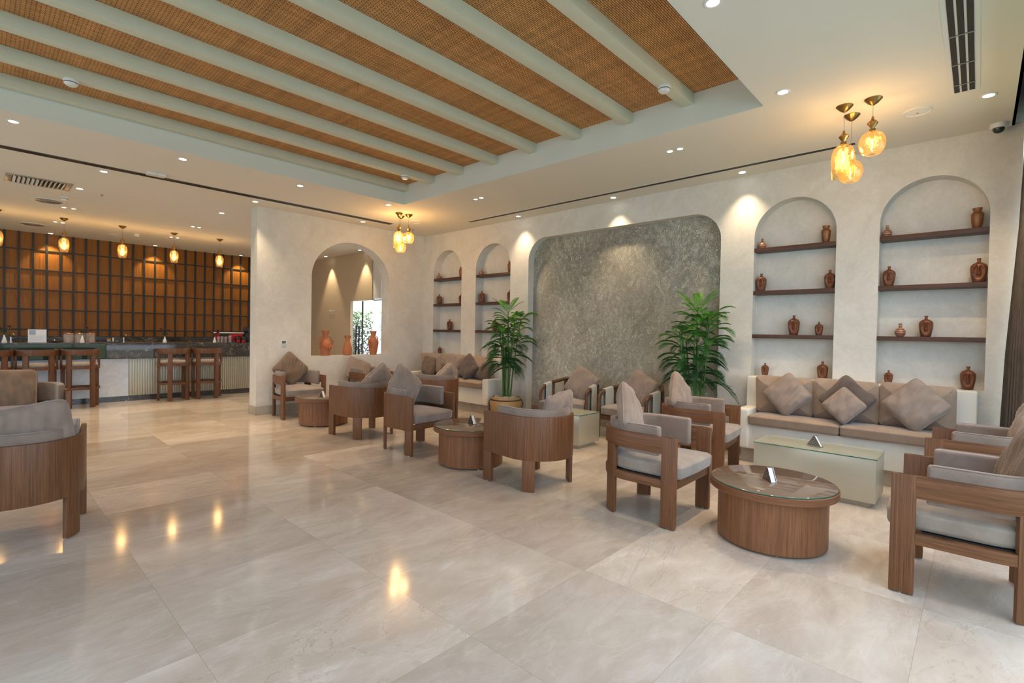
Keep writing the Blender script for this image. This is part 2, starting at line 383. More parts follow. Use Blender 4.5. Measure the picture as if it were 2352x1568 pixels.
# beyond the arch: a wall with an opening, glass door, bright garden
XB = 6.58
struct(boxes('wall_side', [(XB, 11.8, 0, XB+.07, 15, 3.4), (XB, 10.79, 2.13, XB+.07, 11.8, 3.4), (XB, 8.7, 3.30, XB+.07, 10.79, 3.4)], 'warm_paint'))
w4 = struct(boxes('window_4', [(XB+.10, 10.36, 2.16, XB+.16, 10.42, 3.3), (XB+.10, 8.75, 2.10, XB+.16, 10.42, 2.18), (XB+.1, 8.75, 3.22, XB+.16, 10.42, 3.3)], 'black'))
boxes('pane', [(XB+.125, 8.75, 2.18, XB+.13, 10.36, 3.22)], 'glass', w4)
boxes('reveal', [(XB+.02, 10.42, 2.16, XB+.2, 10.785, 3.3)], 'white', w4)
d1 = struct(boxes('door_1', [(XB+.04, 11.29, 0, XB+.07, 11.315, 2.12), (XB+.05, 8.75, 2.115, XB+.07, 10.8, 2.135)], 'black'))
boxes('pane', [(XB+.05, 8.75, 0, XB+.055, 11.28, 2.115), (XB+.05, 11.32, 0, XB+.055, 11.8, 2.115)], 'glass', d1)
bmh = B()
for y in (11.42, 11.56): tube(bmh, [(XB+.03, y, .35), (XB+.03, y, 1.5)], .018)
for z in (.6, 1.3): tube(bmh, [(XB+.03, 11.42, z), (XB+.03, 11.56, z)], .012)
obj('pull_handle', bmh, 'black', d1)
sw = thing('light_switch', 'pair of small white wall switches on the wall seen through the arch', 'switch', (XB-.001, 12.77, 1.86))
for dy in (-.085, .085): boxes('plate', [(-.012, dy-.04, -.06, 0, dy+.04, .06)], 'white', sw, .003)
for dy in (-.085, .085): boxes('rocker', [(-.016, dy-.018, -.03, -.012, dy+.018, .03)], 'grille', sw)
struct(boxes('floor_lawn', [(-26, -24, -.3, 20, -1.12, -.06), (-26, -1.12, -.3, -4.15, 24, -.06)], mat('lawn_grass', (.055, .115, .025), .9)))
struct(boxes('floor_garden', [(6.95, 2, -.3, 22, 26, -.05)], 'garden_wall'))
gw = slab_with_holes('garden_wall', [(6, -.05), (24, -.05), (24, 3.1), (6, 3.1)], [arch(a, a+.8, .3, 1.6, 2.0) for a in (9.2, 11.0, 12.8, 14.6, 16.4, 18.2)], .25,
    Matrix(((0, 0, 1, 12.0), (1, 0, 0, 0), (0, 1, 0, 0), (0, 0, 0, 1))), 'garden_wall')
tag(gw, 'sunlit white garden wall with small arches beyond the glass door', 'wall')
def shrub(name, label, x, y, h, wd, n, seed):
    rd = random.Random(seed); t = thing(name, label, 'shrub', (x, y, -.05))
    bs = B()
    for k in range(6):
        a = rd.uniform(0, 2*pi); tube(bs, [(0, 0, 0), (.2*wd*cos(a), .2*wd*sin(a), h*.4), (.5*wd*cos(a), .5*wd*sin(a), h*.85)], [.018, .012, .005], 5)
    obj('branch', bs, 'wood_arm', t)
    bl = B()
    for k in range(n):
        a = rd.uniform(0, 2*pi); q = rd.random()**.6*wd; z = rd.uniform(.18, 1)*h
        c = Vector((q*cos(a), q*sin(a), z)); d = Vector((rd.uniform(-1, 1), rd.uniform(-1, 1), rd.uniform(-.6, 1))).normalized()*.055
        s = d.cross(Vector((rd.uniform(-1, 1), rd.uniform(-1, 1), 1))).normalized()*.02
        vs = [bl.verts.new(c-d), bl.verts.new(c+s), bl.verts.new(c+d), bl.verts.new(c-s)]; bl.faces.new(vs)
    obj('foliage', bl, 'leaf', t, smooth=0)
shrub('garden_shrub', 'leafy shrub outside behind the closed part of the glass door', 8.0, 14.0, 2.0, .5, 1500, 3)
shrub('garden_shrub', 'thin bright shrub outside to the right of the door post', 9.3, 13.6, 2.1, .6, 420, 4)

# curtain gathered at the corner of the window wall
bm = B(); prev = None; nf = 60
for i in range(nf+1):
    t = i/nf; x = 5.75+.55*t
    col = []
    for z, yo in ((.02, .13), (.6, .12), (1.3, .10), (2.4, .04), (3.5, .02)):
        col.append(bm.verts.new((x+.02*sin(t*50), -.30+yo*(t**1.2)+.028*sin(t*2*pi*7.5)*(1 if z < 3 else .7), z)))
    if prev:
        for a in range(4): bm.faces.new((prev[a], col[a], col[a+1], prev[a+1]))
    prev = col
cur = obj('curtain', bm, 'curtain'); sm = cur.modifiers.new('th', 'SOLIDIFY'); sm.thickness = .006
tag(cur, 'brown floor length curtain gathered at the right corner by the window', 'curtain')

# ---------------------------------------------------------------- coffer beams
beamY = [(6.425, 6.53), (5.787, 5.897), (5.157, 5.262), (4.504, 4.610), (3.870, 3.975), (3.235, 3.343), (2.603, 2.711), (1.972, 2.083)]
bl = ['pale painted ceiling beam against the far edge of the woven recess', 'pale painted ceiling beam, second from the bar side, by a smoke detector',
      'pale painted ceiling beam, third from the bar side of the woven recess', 'pale painted ceiling beam, fourth from the bar side of the woven recess',
      'pale painted ceiling beam, fifth from the bar side, with a small hook behind it', 'pale painted ceiling beam, third from the window side of the woven recess',
      'pale painted ceiling beam, second from the window side of the woven recess', 'pale painted ceiling beam nearest the window side, beside a smoke detector']
for (a, b), l in zip(beamY, bl):
    tag(boxes('ceiling_beam', [(XL, a, 3.531, CX, b, CZ)], 'beam', bev=.003), l, 'beam', 'painted beams across the woven ceiling')

# ---------------------------------------------------------------- ceiling fittings
dl = [(2.93, 1.18, 'recessed downlight at the top edge of the picture beside the woven recess', 0), (4.36, 1.18, 'recessed downlight between the woven recess corner and the right pendant cluster', 0),
 (5.46, -.01, 'recessed downlight beside the end of the wide ceiling vent', 0), (5.0, 2.43, 'right one of the paired downlights above the grey panel', 1), (5.0, 2.32, 'left one of the paired downlights above the grey panel', 1),
 (6.18, 2.09, 'wall washing downlight between grey panel and tall niche', 2), (6.18, 3.84, 'wall washing downlight above the middle of the grey panel', 2), (6.18, 5.66, 'wall washing downlight above the left palm', 2),
 (5.0, 5.43, 'left one of the paired downlights near the far pendants', 1), (5.0, 5.31, 'right one of the paired downlights near the far pendants', 1), (4.37, 6.73, 'recessed downlight under the far coffer corner by the pendants', 0),
 (4.76, 8.14, 'wall washing downlight above the arched opening', 2), (3.02, 6.79, 'recessed downlight beside the coffer, third along the row', 0), (2.95, 8.19, 'downlight at the top of the free wall end', 2),
 (2.87, 9.46, 'downlight on the bar ceiling nearest the free wall end', 0), (1.65, 6.80, 'downlight beside the coffer above the white access point', 0), (1.12, 8.14, 'downlight just past the linear slot, left of the access point', 0),
 (1.03, 9.44, 'downlight beside the rectangular air grille', 0), (1.02, 11.15, 'left one of the paired downlights by the round diffuser', 1), (1.14, 11.15, 'right one of the paired downlights by the round diffuser', 1),
 (1.05, 12.85, 'left one of the paired downlights behind the leftmost full bar pendant', 1), (1.16, 12.85, 'right one of the paired downlights behind the leftmost full bar pendant', 1), (2.89, 11.19, 'left one of the paired downlights in front of the bar, by the wall end', 1),
 (3.0, 11.19, 'right one of the paired downlights in front of the bar, by the wall end', 1), (2.92, 12.89, 'left one of the paired downlights at the third bar pendant', 1), (3.04, 12.89, 'right one of the paired downlights at the third bar pendant', 1),
 (.26, 6.84, 'downlight at the far left between coffer and linear slot', 0), (1.12, 14.58, 'downlight grazing the slatted bar wall at the left', 3), (2.98, 14.58, 'downlight grazing the middle of the slatted bar wall', 3),
 (4.9, 14.58, 'downlight grazing the right end of the slatted bar wall', 3), (6.40, 12.8, 'left downlight seen through the arch', 4), (6.40, 11.08, 'right downlight seen through the arch', 4)]
root = None
def spot(x, y, z, e, ang, col=(1, .72, .43), tgt=None, blend=.7, size=.03):
    l = bpy.data.lights.new('spot', 'SPOT'); l.energy = e; l.spot_size = rad(ang); l.spot_blend = blend; l.color = col; l.shadow_soft_size = size
    o = bpy.data.objects.new('downlight_lamp', l); C.objects.link(o); o.location = (x, y, z)
    if tgt: o.rotation_euler = (Vector(tgt)-Vector((x, y, z))).to_track_quat('-Z', 'Y').to_euler()
    return o
for x, y, l, kind in dl:
    if root is None:
        root = thing('downlight', l, 'ceiling light', (x, y, ZC), 0, 'recessed round downlights')
        bm = B(); lathe(bm, [(.036, -.001), (.036, -.004), (.046, -.006), (.052, -.003), (.052, 0)], 28); obj('trim_ring', bm, 'white', root)
        bm = B(); lathe(bm, [(.0, -.003), (.036, -.003)], 28); obj('lens', bm, 'lens', root)
    else:
        q = dup(root, (x, y, ZC), 0, l, 'recessed round downlights')
        if kind in (1,): q.scale = (.75, .75, 1)
    z = ZC-.012
    if kind == 0: spot(x, y, z, 56 if y < 9 else 55, 105, (1, .72, .43) if y < 7.5 else (1, .68, .36))
    elif kind == 1: spot(x, y, z, 44, 95)
    elif kind == 2: spot(x, y, z, 46, 84, (1, .76, .5), blend=.85)
    elif kind == 3: spot(x, y, z, 60, 84, (1, .74, .42), blend=.4)
    else: spot(x, y, z, 80, 62, (1, .78, .5), blend=.5)

def smoke(loc, l):
    t = thing('smoke_detector', l, 'detector', loc, 0, 'smoke detectors')
    bm = B(); lathe(bm, [(0, 0), (.055, 0), (.055, -.012), (.05, -.018), (.05, -.03), (.034, -.048), (0, -.052)], 28); obj('housing', bm, 'white', t)
    bm = B(); lathe(bm, [(.0505, -.021), (.0512, -.023), (.0505, -.026)], 28); obj('vent_slot', bm, 'black', t); return t
smoke((.58, 5.96-.1, 3.531), 'white smoke detector on a beam at the left of the woven ceiling')
smoke((4.04, 2.03, 3.531), 'white smoke detector on the beam nearest the window side')
smoke((4.05, 5.84, 3.531), 'white smoke detector on a beam above the far coffer corner')
smoke((.94, 10.27, ZC), 'white smoke detector on the bar ceiling beside the round diffuser')
smoke((2.36, 13.14, ZC), 'white smoke detector on the ceiling just before the slatted wall')
def rdiff(x, y, rr, l, n=4, cat='air diffuser', name='round_diffuser'):
    t = thing(name, l, cat, (x, y, ZC))
    bm = B(); lathe(bm, [(rr*1.0, 0), (rr, -.006), (rr*.93, -.010), (rr*.86, -.004), (rr*.86, 0)], 40); obj('rim', bm, 'white', t)
    if n:
        bm = B()
        for k in range(n):
            q = rr*(.80-.17*k); lathe(bm, [(q, -.002), (q-.02, -.014), (q-.028, -.012), (q-.01, -.001)], 40)
        obj('cone_ring', bm, 'grille', t)
    else:
        bm = B(); lathe(bm, [(0, -.006), (rr*.86, -.005)], 40); obj('grille', bm, 'white', t)
        bm = B(); box(bm, .02, -.006, -.008, .045, .006, -.006); obj('badge', bm, 'grille', t)
rdiff(.8, 10.78, .21, 'round ringed air diffuser on the bar ceiling near the smoke detector')
rdiff(.78, 13.56, .21, 'round ringed air diffuser close to the slatted bar wall')
rdiff(5.46, .43, .10, 'round white ceiling speaker right of the near pendant cluster', 0, 'speaker', 'ceiling_speaker')
rdiff(5.36, 7.38, .10, 'round white ceiling speaker behind the far pendant cluster', 0, 'speaker', 'ceiling_speaker')
rdiff(2.03, 13.57, .09, 'round white ceiling speaker between two bar pendants', 0, 'speaker', 'ceiling_speaker')
# slots
def slots(name, l, x0, y0, x1, y1, along, n=3, frame='white', fr=.006, gap=.35):
    t = thing(name, l, 'air vent', (0, 0, ZC))
    boxes('frame', [(x0, y0, -.003, x1, y1, .001)], frame, t)
    bl_ = []
    w = (y1-y0) if along == 'x' else (x1-x0); p = (w-2*fr)/n
    for k in range(n):
        a = fr+p*k+p*gap/2; b = a+p*(1-gap)
        bl_.append((x0+fr, y0+a, -.006, x1-fr, y0+b, -.003) if along == 'x' else (x0+a, y0+fr, -.006, x0+b, y1-fr, -.003))
    for b in bl_: boxes('slot', [b], 'black', t)
    return t, bl_
slots('slot_diffuser', 'long thin linear slot diffuser running along the niche wall ceiling', 5.925, .94, 6.0, 6.63, 'y', 3, 'ceil')
slots('slot_diffuser', 'long grey linear slot diffuser running along the bar side ceiling', -1.5, 7.83, 5.2, 7.97, 'x', 4, 'grille', gap=.3)
t, bl_ = slots('ceiling_vent', 'wide white framed ceiling vent with three black slots at top right', 2.6, .04, 5.26, .215, 'x', 3, 'white', .022, .28)
boxes('cross_bar', [(x, .065, -.0075, x+.012, .19, -.006) for x in (3.2, 3.75, 4.25, 4.7, 5.08)], 'grille', t)
t = thing('air_grille', 'rectangular louvred air grille on the bar ceiling at left', 'air vent', (.61, 9.47, ZC))
bm = B()
for b in ((-.33, -.27, -.008, .33, -.21, 0), (-.33, .21, -.008, .33, .27, 0), (-.33, -.21, -.008, -.27, .21, 0), (.27, -.21, -.008, .33, .21, 0)): box(bm, *b)
obj('frame', bm, 'grille', t, .002)
boxes('backing', [(-.27, -.21, -.001, .27, .21, .0)], 'black', t)
bm = B()
for k in range(12):
    x = -.245+.0445*k; box(bm, -.016, -.21, -.001, .016, .21, .001, Matrix.Translation((x, 0, -.012)) @ Matrix.Rotation(rad(40 if k < 6 else -40), 4, 'Y'))
obj('louvre', bm, 'ceil', t)
t = thing('wifi_access_point', 'white rectangular access point on the ceiling at the linear slot', 'access point', (1.58, 7.70, ZC), rad(0))
boxes('body', [(-.10, -.06, -.035, .10, .06, 0)], 'white', t, .012, 3); boxes('indicator', [(-.01, -.061, -.02, .01, -.06, -.015)], 'grille', t)
t = thing('security_camera', 'white dome security camera with dark lens at the upper right corner', 'camera', (6.24, -.085, ZC))
bm = B(); lathe(bm, [(0, 0), (.062, 0), (.062, -.03), (.055, -.04), (0, -.04)], 32); obj('housing', bm, 'white', t)
bm = B(); lathe(bm, [(.043, -.04), (.041, -.055), (.032, -.070), (.018, -.079), (0, -.082)], 32); obj('dome', bm, 'dark_glass', t)
bm = B(); tube(bm, [(2.27, 3.992, 3.56), (2.27, 3.985, 3.50), (2.27, 3.975, 3.478), (2.27, 3.965, 3.49)], .003, 6)
tag(obj('ceiling_hook', bm, 'copper'), 'small thin wire hook hanging beside a beam at ceiling centre', 'hook')
for x, y, l in ((1.30, 9.6, 'tiny dark sprinkler head on the bar ceiling right of the grille'), (5.75, 8.0, 'tiny dark sprinkler head near the far wall corner')):
    bm = B(); lathe(bm, [(0, 0), (.022, 0), (.022, -.004), (.006, -.006), (.006, -.02), (.014, -.022), (.014, -.025), (0, -.026)], 16)
    o = obj('sprinkler', bm, 'grille'); o.location = (x, y, ZC); tag(o, l, 'sprinkler')

# ---------------------------------------------------------------- pendants
def bulb_light(x, y, z, e):
    l = bpy.data.lights.new('bulb', 'POINT'); l.energy = e; l.color = (1, .66, .32); l.shadow_soft_size = .05
    o = bpy.data.objects.new('pendant_lamp', l); C.objects.link(o); o.location = (x, y, z)
def pendant(x, y, zf, zs, shape, label, group, e=3, s=1.0):
    """zf: z of finial centre, zs: top of shade"""
    t = thing('pendant_lamp', label, 'lamp', (x, y, ZC), 0, group)
    bm = B(); lathe(bm, [(.062, 0), (.062, -.004), (.05, -.018), (.035, -.034), (.018, -.046), (.008, -.052), (0, -.054)], 28); obj('canopy', bm, 'brass', t)
    F_ = zf-ZC; T = zs-ZC
    bm = B(); tube(bm, [(0, 0, -.05), (0, 0, F_+.05)], .0018, 6); obj('cord', bm, 'steel', t)
    bm = B(); lathe(bm, [(0, F_+.055), (.008, F_+.052), (.010, F_+.035), (.018, F_+.022), (.036, F_+.006), (.038, F_-.002), (.030, F_-.012), (.016, F_-.032), (.011, F_-.052), (.013, F_-.062), (.010, F_-.066), (.022, T+.022), (.024, T), (.016, T-.012), (0, T-.014)], 24)
    obj('finial', bm, 'brass', t)
    if shape == 'tall': pr = [(.022, 0), (.040, -.006), (.066, -.028), (.082, -.07), (.086, -.12), (.084, -.18), (.080, -.25), (.079, -.275)]
    elif shape == 'round': pr = [(.022, 0), (.045, -.004), (.072, -.022), (.090, -.06), (.093, -.10), (.084, -.14), (.066, -.172), (.055, -.18), (.03, -.182)]
    else: pr = [(.016, 0), (.036, -.008), (.056, -.035), (.064, -.075), (.064, -.10), (.058, -.15), (.050, -.20), (.047, -.22)]
    bm = B(); lathe(bm, [(a*s, T+b*s) for a, b in pr], 36); obj('glass_shade', bm, 'amber', t)
    bm = B(); lathe(bm, [(0, T-.02*s), (.011, T-.03*s), (.011, T-.055*s), (.006, T-.06*s)], 12); sk = obj('bulb_holder', bm, 'brass', t)
    bm = B(); tube(bm, [(.006*cos(a*1.3), .006*sin(a*1.3), T-(.06+.012*a)*s) for a in range(9)], .0042, 6); obj('filament', bm, 'filament', t)
    bulb_light(x, y, zs-.11*s, e)
g1 = 'amber glass pendants near the niches'
pendant(4.96, .868, 3.085, 3.02, 'tall', 'long amber glass pendant, front left of the near trio', g1, 3.5)
pendant(5.20, .854, 3.010, 2.945, 'round', 'round amber glass pendant hanging lowest of the near trio', g1, 3.5)
pendant(4.955, .671, 3.145, 3.075, 'round', 'round amber glass pendant hanging highest at right of the near trio', g1, 3.5)
g2 = 'amber glass pendants in the far corner'
pendant(4.79, 7.06, 3.10, 3.04, 'tall', 'long amber glass pendant at left of the far corner trio', g2, 6.5)
pendant(4.937, 7.22, 2.96, 2.905, 'round', 'round amber glass pendant hanging lowest of the far corner trio', g2, 6.5)
pendant(4.965, 7.034, 3.10, 3.045, 'round', 'round amber glass pendant at right of the far corner trio', g2, 6.5)
for x, l in ((.27, 'bar pendant cut off by the left edge of the picture'), (1.125, 'bar pendant above the white sign, leftmost one fully in view'), (1.98, 'bar pendant second from the left of the four full ones'),
             (2.84, 'bar pendant third from the left, above the gap between stool groups'), (3.695, 'bar pendant nearest the free wall end')):
    pendant(x, 12.295, 3.06, 2.985, 'bar', l, 'amber glass pendants over the bar', 5, 1.22)

# ---------------------------------------------------------------- bar back wall: slatted panels in a black grid
px0, pw = .0, .2155
gridx = [.43+pw*k for k in range(-3, 27)]
rows = [1.13, 1.285, 1.71, 2.13, 2.552, 2.972, 3.34]
sl = struct(boxes('trim_3', [(x-.018, YW-.02, 1.1, x+.018, YW+.03, 3.34) for x in gridx]+[(gridx[0], YW-.018, z-.012, gridx[-1], YW+.03, z+.012) for z in rows[:-1]], 'black'))
bm = B()
for x0, x1 in zip(gridx, gridx[1:]):
    for z0, z1 in zip(rows, rows[1:]):
        n_ = 9; wd = (x1-x0-.028)/n_
        for k in range(n_):
            a = x0+.014+wd*k; box(bm, a+.002, YW+.004, z0+.012, a+wd-.002, YW+.028, z1-.012)
        box(bm, x0, YW+.012, z0, x1, YW+.029, z1)
obj('slat_infill', bm, 'slat_panel', sl, smooth=0)
# bar counter
YB = 11.5
bc = thing('bar_counter', 'long bar counter with dark veined marble top band and pale front', 'bar counter')
boxes('marble_top', [(1.62, YB-.04, .79, 4.62, YB+.75, 1.08), (-1.6, YB-.04, 1.06, 1.62, YB+.75, 1.08)], 'marble', bc, .004)
boxes('white_stone_front', [(-1.6, YB+.02, .10, 1.955, YB+.1, .79)], 'bar_plaster', bc)
bm = B()
box(bm, 1.965, YB+.04, .10, 4.62, YB+.1, .79)
for k in range(66): x = 1.975+.04*k; box(bm, x, YB+.02, .10, x+.031, YB+.04, .785)
obj('fluted_front', bm, 'box_lacquer', bc, .004)
boxes('kick_plinth', [(-1.6, YB+.03, 0, 4.62, YB+.12, .10)], 'marble', bc)
boxes('display_window', [(-1.6, YB-.02, .80, 1.615, YB-.01, 1.06)], 'dark_glass', bc)
boxes('body', [(-1.6, YB+.1, 0.0, 4.62, YB+.7, 1.05)], 'black', bc)
bk = thing('back_counter', 'dark marble back counter and splashback below the slatted wall', 'counter')
boxes('splashback', [(-1.0, YW-.06, .9, 5.9, YW-.022, 1.13)], 'marble', bk)
boxes('worktop', [(-1.0, YW-.65, .86, 5.9, YW-.06, .90)], 'marble', bk, .004)
boxes('cupboard', [(-1.0, YW-.62, 0, 5.9, YW-.06, .86)], 'wood_arm', bk)

# ---------------------------------------------------------------- chairs
def dpath(w, fr, n=26):
    pts = [(-w, -fr+fr*i/6) for i in range(6)]+[(-w*cos(pi*i/n), w*sin(pi*i/n)) for i in range(n+1)]+[(w, -fr*(i+1)/6) for i in range(6)]
    return pts
def resample(pts, a, b, n):
    """sub-path between fractions of arc length a..b"""
    L = [0]
    for p, q in zip(pts, pts[1:]): L.append(L[-1]+math.dist(p, q))
    out = []
    for i in range(n+1):
        s = (a+(b-a)*i/n)*L[-1]
        for k in range(len(L)-1):
            if L[k+1] >= s-1e-9: break
        t = (s-L[k])/max(L[k+1]-L[k], 1e-9); t = max(0, min(1, t))
        d = Vector((pts[k+1][0]-pts[k][0], pts[k+1][1]-pts[k][1])).normalized()
        if 0 < k < len(pts)-2:  # smooth the normal a little
            d2 = Vector((pts[min(k+2, len(pts)-1)][0]-pts[k-1][0], pts[min(k+2, len(pts)-1)][1]-pts[k-1][1])).normalized(); d = (d+d2).normalized()
        out.append((pts[k][0]+(pts[k+1][0]-pts[k][0])*t, pts[k][1]+(pts[k+1][1]-pts[k][1])*t, d.y, -d.x))
    return out
def band(bm, pts, a, b, off0, off1, z0, z1, n=24, cyc=False):
    """strip of wall following pts between fractions a..b; offsets measured inward"""
    P = resample(pts, a, b, n); sect = []
    for x, y, nx, ny in P:
        sect.append([bm.verts.new((x+nx*o, y+ny*o, z)) for o, z in ((off0, z0), (off0, z1), (off1, z1), (off1, z0))])
    for s, t in zip(sect, sect[1:]):
        for k in range(4): bm.faces.new((s[k], s[(k+1) % 4], t[(k+1) % 4], t[k]))
    bm.faces.new(sect[0]); bm.faces.new(sect[-1][::-1])
def frac_of(pts, ang):
    w = None; L = [0]
    for p, q in zip(pts, pts[1:]): L.append(L[-1]+math.dist(p, q))
    best = min(range(len(pts)), key=lambda i: abs(math.atan2(pts[i][1], -pts[i][0])-ang) if pts[i][1] > 0.001 else 9)
    return L[best]/L[-1]
def cushion_slab(bm, outline, z0, z1, crown=.02, edge=.02):
    c = Vector((sum(p[0] for p in outline)/len(outline), sum(p[1] for p in outline)/len(outline)))
    prof = [(-edge, z0), (-edge*.3, z0+edge*.3), (0, z0+edge), (0, z1-edge*1.3), (.004, z1-edge), (.004, z1-edge*.75), (-.002, z1-edge*.5), (-edge, z1)]
    rings = []
    n = len(outline)
    nor = []
    for i in range(n):
        d = Vector(outline[(i+1) % n])-Vector(outline[i-1]); nrm = Vector((d.y, -d.x)).normalized()
        if nrm.dot(Vector(outline[i])-c) < 0: nrm = -nrm
        nor.append(nrm)
    for o, z in prof: rings.append([bm.verts.new((p[0]+q.x*o, p[1]+q.y*o, z)) for p, q in zip(outline, nor)])
    for s in (.8, .55, .28):
        zz = z1+crown*(1-s**2.2)
        rings.append([bm.verts.new((c.x+(p[0]+q.x*-edge-c.x)*s, c.y+(p[1]+q.y*-edge-c.y)*s, zz)) for p, q in zip(outline, nor)])
    for a, b in zip(rings, rings[1:]):
        for i in range(n): bm.faces.new((a[i], a[(i+1) % n], b[(i+1) % n], b[i]))
    cv = bm.verts.new((c.x, c.y, z1+crown))
    for i in range(n): bm.faces.new((rings[-1][i], rings[-1][(i+1) % n], cv))
    bm.faces.new(rings[0][::-1])
def round_poly(pts, rr, n=5):
    out = []
    m_ = len(pts)
    for i in range(m_):
        p = Vector(pts[i]); a = (Vector(pts[i-1])-p); b = (Vector(pts[(i+1) % m_])-p)
        la, lb = a.length, b.length
        q = min(rr, la*.45, lb*.45)
        A_, B_ = p+a.normalized()*q, p+b.normalized()*q
        for k in range(n+1):
            t = k/n; out.append(tuple((A_*(1-t)**2+p*2*t*(1-t)+B_*t*t)))
    return out
def tub_chair(name, label, solid, w=.335, fr=.39, fabric='fab', seat='fab', group=None, wide=0):
    t = thing(name, label, 'armchair' if not wide else 'sofa', (0, 0, 0), 0, group)
    pts = dpath(w, fr)
    if wide:   # two-seater: same end curves, straight back
        pts = [(x+(wide if x > 0 else -wide) if abs(x) > 1e-6 else x, y) for x, y in pts]
    TH, top = .032, .66
    tot = sum(math.dist(p, q) for p, q in zip(pts, pts[1:]))
    lf = .11/tot
    if solid:
        bm = B(); band(bm, pts, 0, 1, 0, TH, .276, top, 44); obj('shell', bm, 'wood_v', t, .004)
        ztop = .28
    else:
        bm = B(); band(bm, pts, lf*.2, 1-lf*.2, 0, TH+.003, .538, top, 44); obj('rail', bm, 'wood_h', t, .004)
        ztop = .54
    e = .001
    zf = ztop if solid else top
    for a, b in ((0, lf), (1-lf, 1)):
        bm = B(); band(bm, pts, a, b, -.001, TH+.004, .006, zf, 4); lg = obj('leg', bm, 'wood_v', t, .004)
    f0, f1 = frac_of(pts, rad(20)), frac_of(pts, rad(41))
    if wide: f0, f1 = .30, .30+lf
    for a, b in ((f0, f1), (1-f1, 1-f0)):
        bm = B(); band(bm, pts, a, b, e, TH-.001, .006, ztop, 6); obj('leg', bm, 'wood_v', t, .004)
    # seat frame: curved apron plus front rail
    bm = B(); band(bm, pts, .02, .98, TH-.004 if solid else .004, TH+.02, .285, .345, 40)
    W_ = w+wide
    box(bm, -W_+.03, -fr+.012, .285, W_-.03, -fr+.04, .345); obj('seat_frame', bm, 'wood_h', t, .003)
    bm = B(); ip = [(p[0]*(W_-.045)/W_, p[1]*.86) for p in resample(pts, .05, .95, 30)]
    bmesh.ops.contextual_create(bm, geom=[bm.verts.new((x, y, .346)) for x, y in ip]); bmesh.ops.extrude_face_region(bm, geom=bm.faces[:])
    for v in bm.verts[len(ip):]: pass
    bm.verts.ensure_lookup_table()
    for v in list(bm.verts)[len(ip):]: v.co.z = .352
    obj('seat_board', bm, 'black', t)
    # seat cushion
    inn = .045 if solid else .012
    arc_pts = resample(pts, .06, .94, 34)
    out = [(x+nx*max(inn, TH+.004), y+ny*max(inn, TH+.004)) for x, y, nx, ny in arc_pts]
    x0 = out[0][0]; yf = -fr-.022
    out = [(x0, yf+.03), (x0+.004, yf+.015)]+[]+out if False else out
    full = [(-x0-.035, yf), (0, yf-.008), (x0+.035, yf), (x0+.008, yf+.012), (x0, yf+.04)]+out+[(-x0, yf+.04), (-x0-.008, yf+.012)]
    bm = B(); cushion_slab(bm, full, .354, .468, .026, .030); obj('seat_cushion', bm, seat, t, smooth=60)
    # back pad
    a = .082 if not wide else .06
    bm = B(); P = dict(off0=TH+.002, off1=TH+.062)
    band(bm, pts, a, 1-a, TH+.002, TH+.058, .505, .722, 40); pad = obj('back_pad', bm, fabric, t, .02, 4, 80)
    bm = B(); q = resample(pts, a+.01, 1-a-.01, 44)
    tube(bm, [(x+nx*(TH+.008), y+ny*(TH+.008), .7215) for x, y, nx, ny in q], .004, 6); obj('piping', bm, fabric, pad)
    bm = B()
    for (x, y) in ((-W_+.016, -fr+.05), (W_-.016, -fr+.05)): lathe(bm, [(.012, 0), (.012, .008)], 10, (x, y, 0))
    obj('glide', bm, 'steel', t)
    return t
gS, gO = 'solid back tub chairs', 'open sided tub chairs'
chairs = {}
cs = tub_chair('tub_chair', 'solid walnut tub chair with back to camera between two round tables', True, group=gS)
cs.location = (3.604, 3.006, 0); cs.rotation_euler.z = 3.063; chairs['A'] = (3.604, 3.006, 3.063)
def ch(key, root_, x, y, th, label, group): dup(root_, (x, y, 0), th, label, group); chairs[key] = (x, y, th)
ch('C', cs, 3.605, 4.98, .065, 'solid walnut tub chair seen from its side, holding an upright cushion', gS)
ch('D', cs, 3.59, 5.955, 3.224, 'solid walnut tub chair with back to camera at the farthest round table', gS)
ch('H', cs, 5.0, 6.25, 3.30, 'solid walnut tub chair in front of the left built-in sofa', gS)
ch('F', cs, .195, 4.565, 3.005, 'large solid walnut tub chair at the left edge with back to camera', gS)
co = tub_chair('tub_chair', 'open sided walnut tub chair with pale seat beside the near round table', False, seat='fab_light', group=gO)
co.location = (3.733, 1.948, 0); co.rotation_euler.z = .009; chairs['B'] = (3.733, 1.948, .009)
ch('G', co, 3.548, 8.08, -.035, 'open sided tub chair against the arch wall under the thermostat', gO)
ch('L', co, 4.824, 8.02, .028, 'open sided tub chair against the wall below the arched opening', gO)
ch('J', co, 5.237, 2.2, .11, 'open sided tub chair between the right palm and the long coffee table', gO)
ch('E', co, 3.821, -.054, 3.1416, 'open sided tub chair closest to the camera at the right edge', gO)
ch('K', co, 5.252, -.116, 3.124, 'tub chair behind the nearest one, at the right end of the long table', gO)
lv = tub_chair('loveseat', 'brown two seat open sided armchair at the left edge behind the large tub chair', False, fabric='fab_mid', seat='fab_mid', wide=.30)
lv.location = (.10, 7.78, 0)

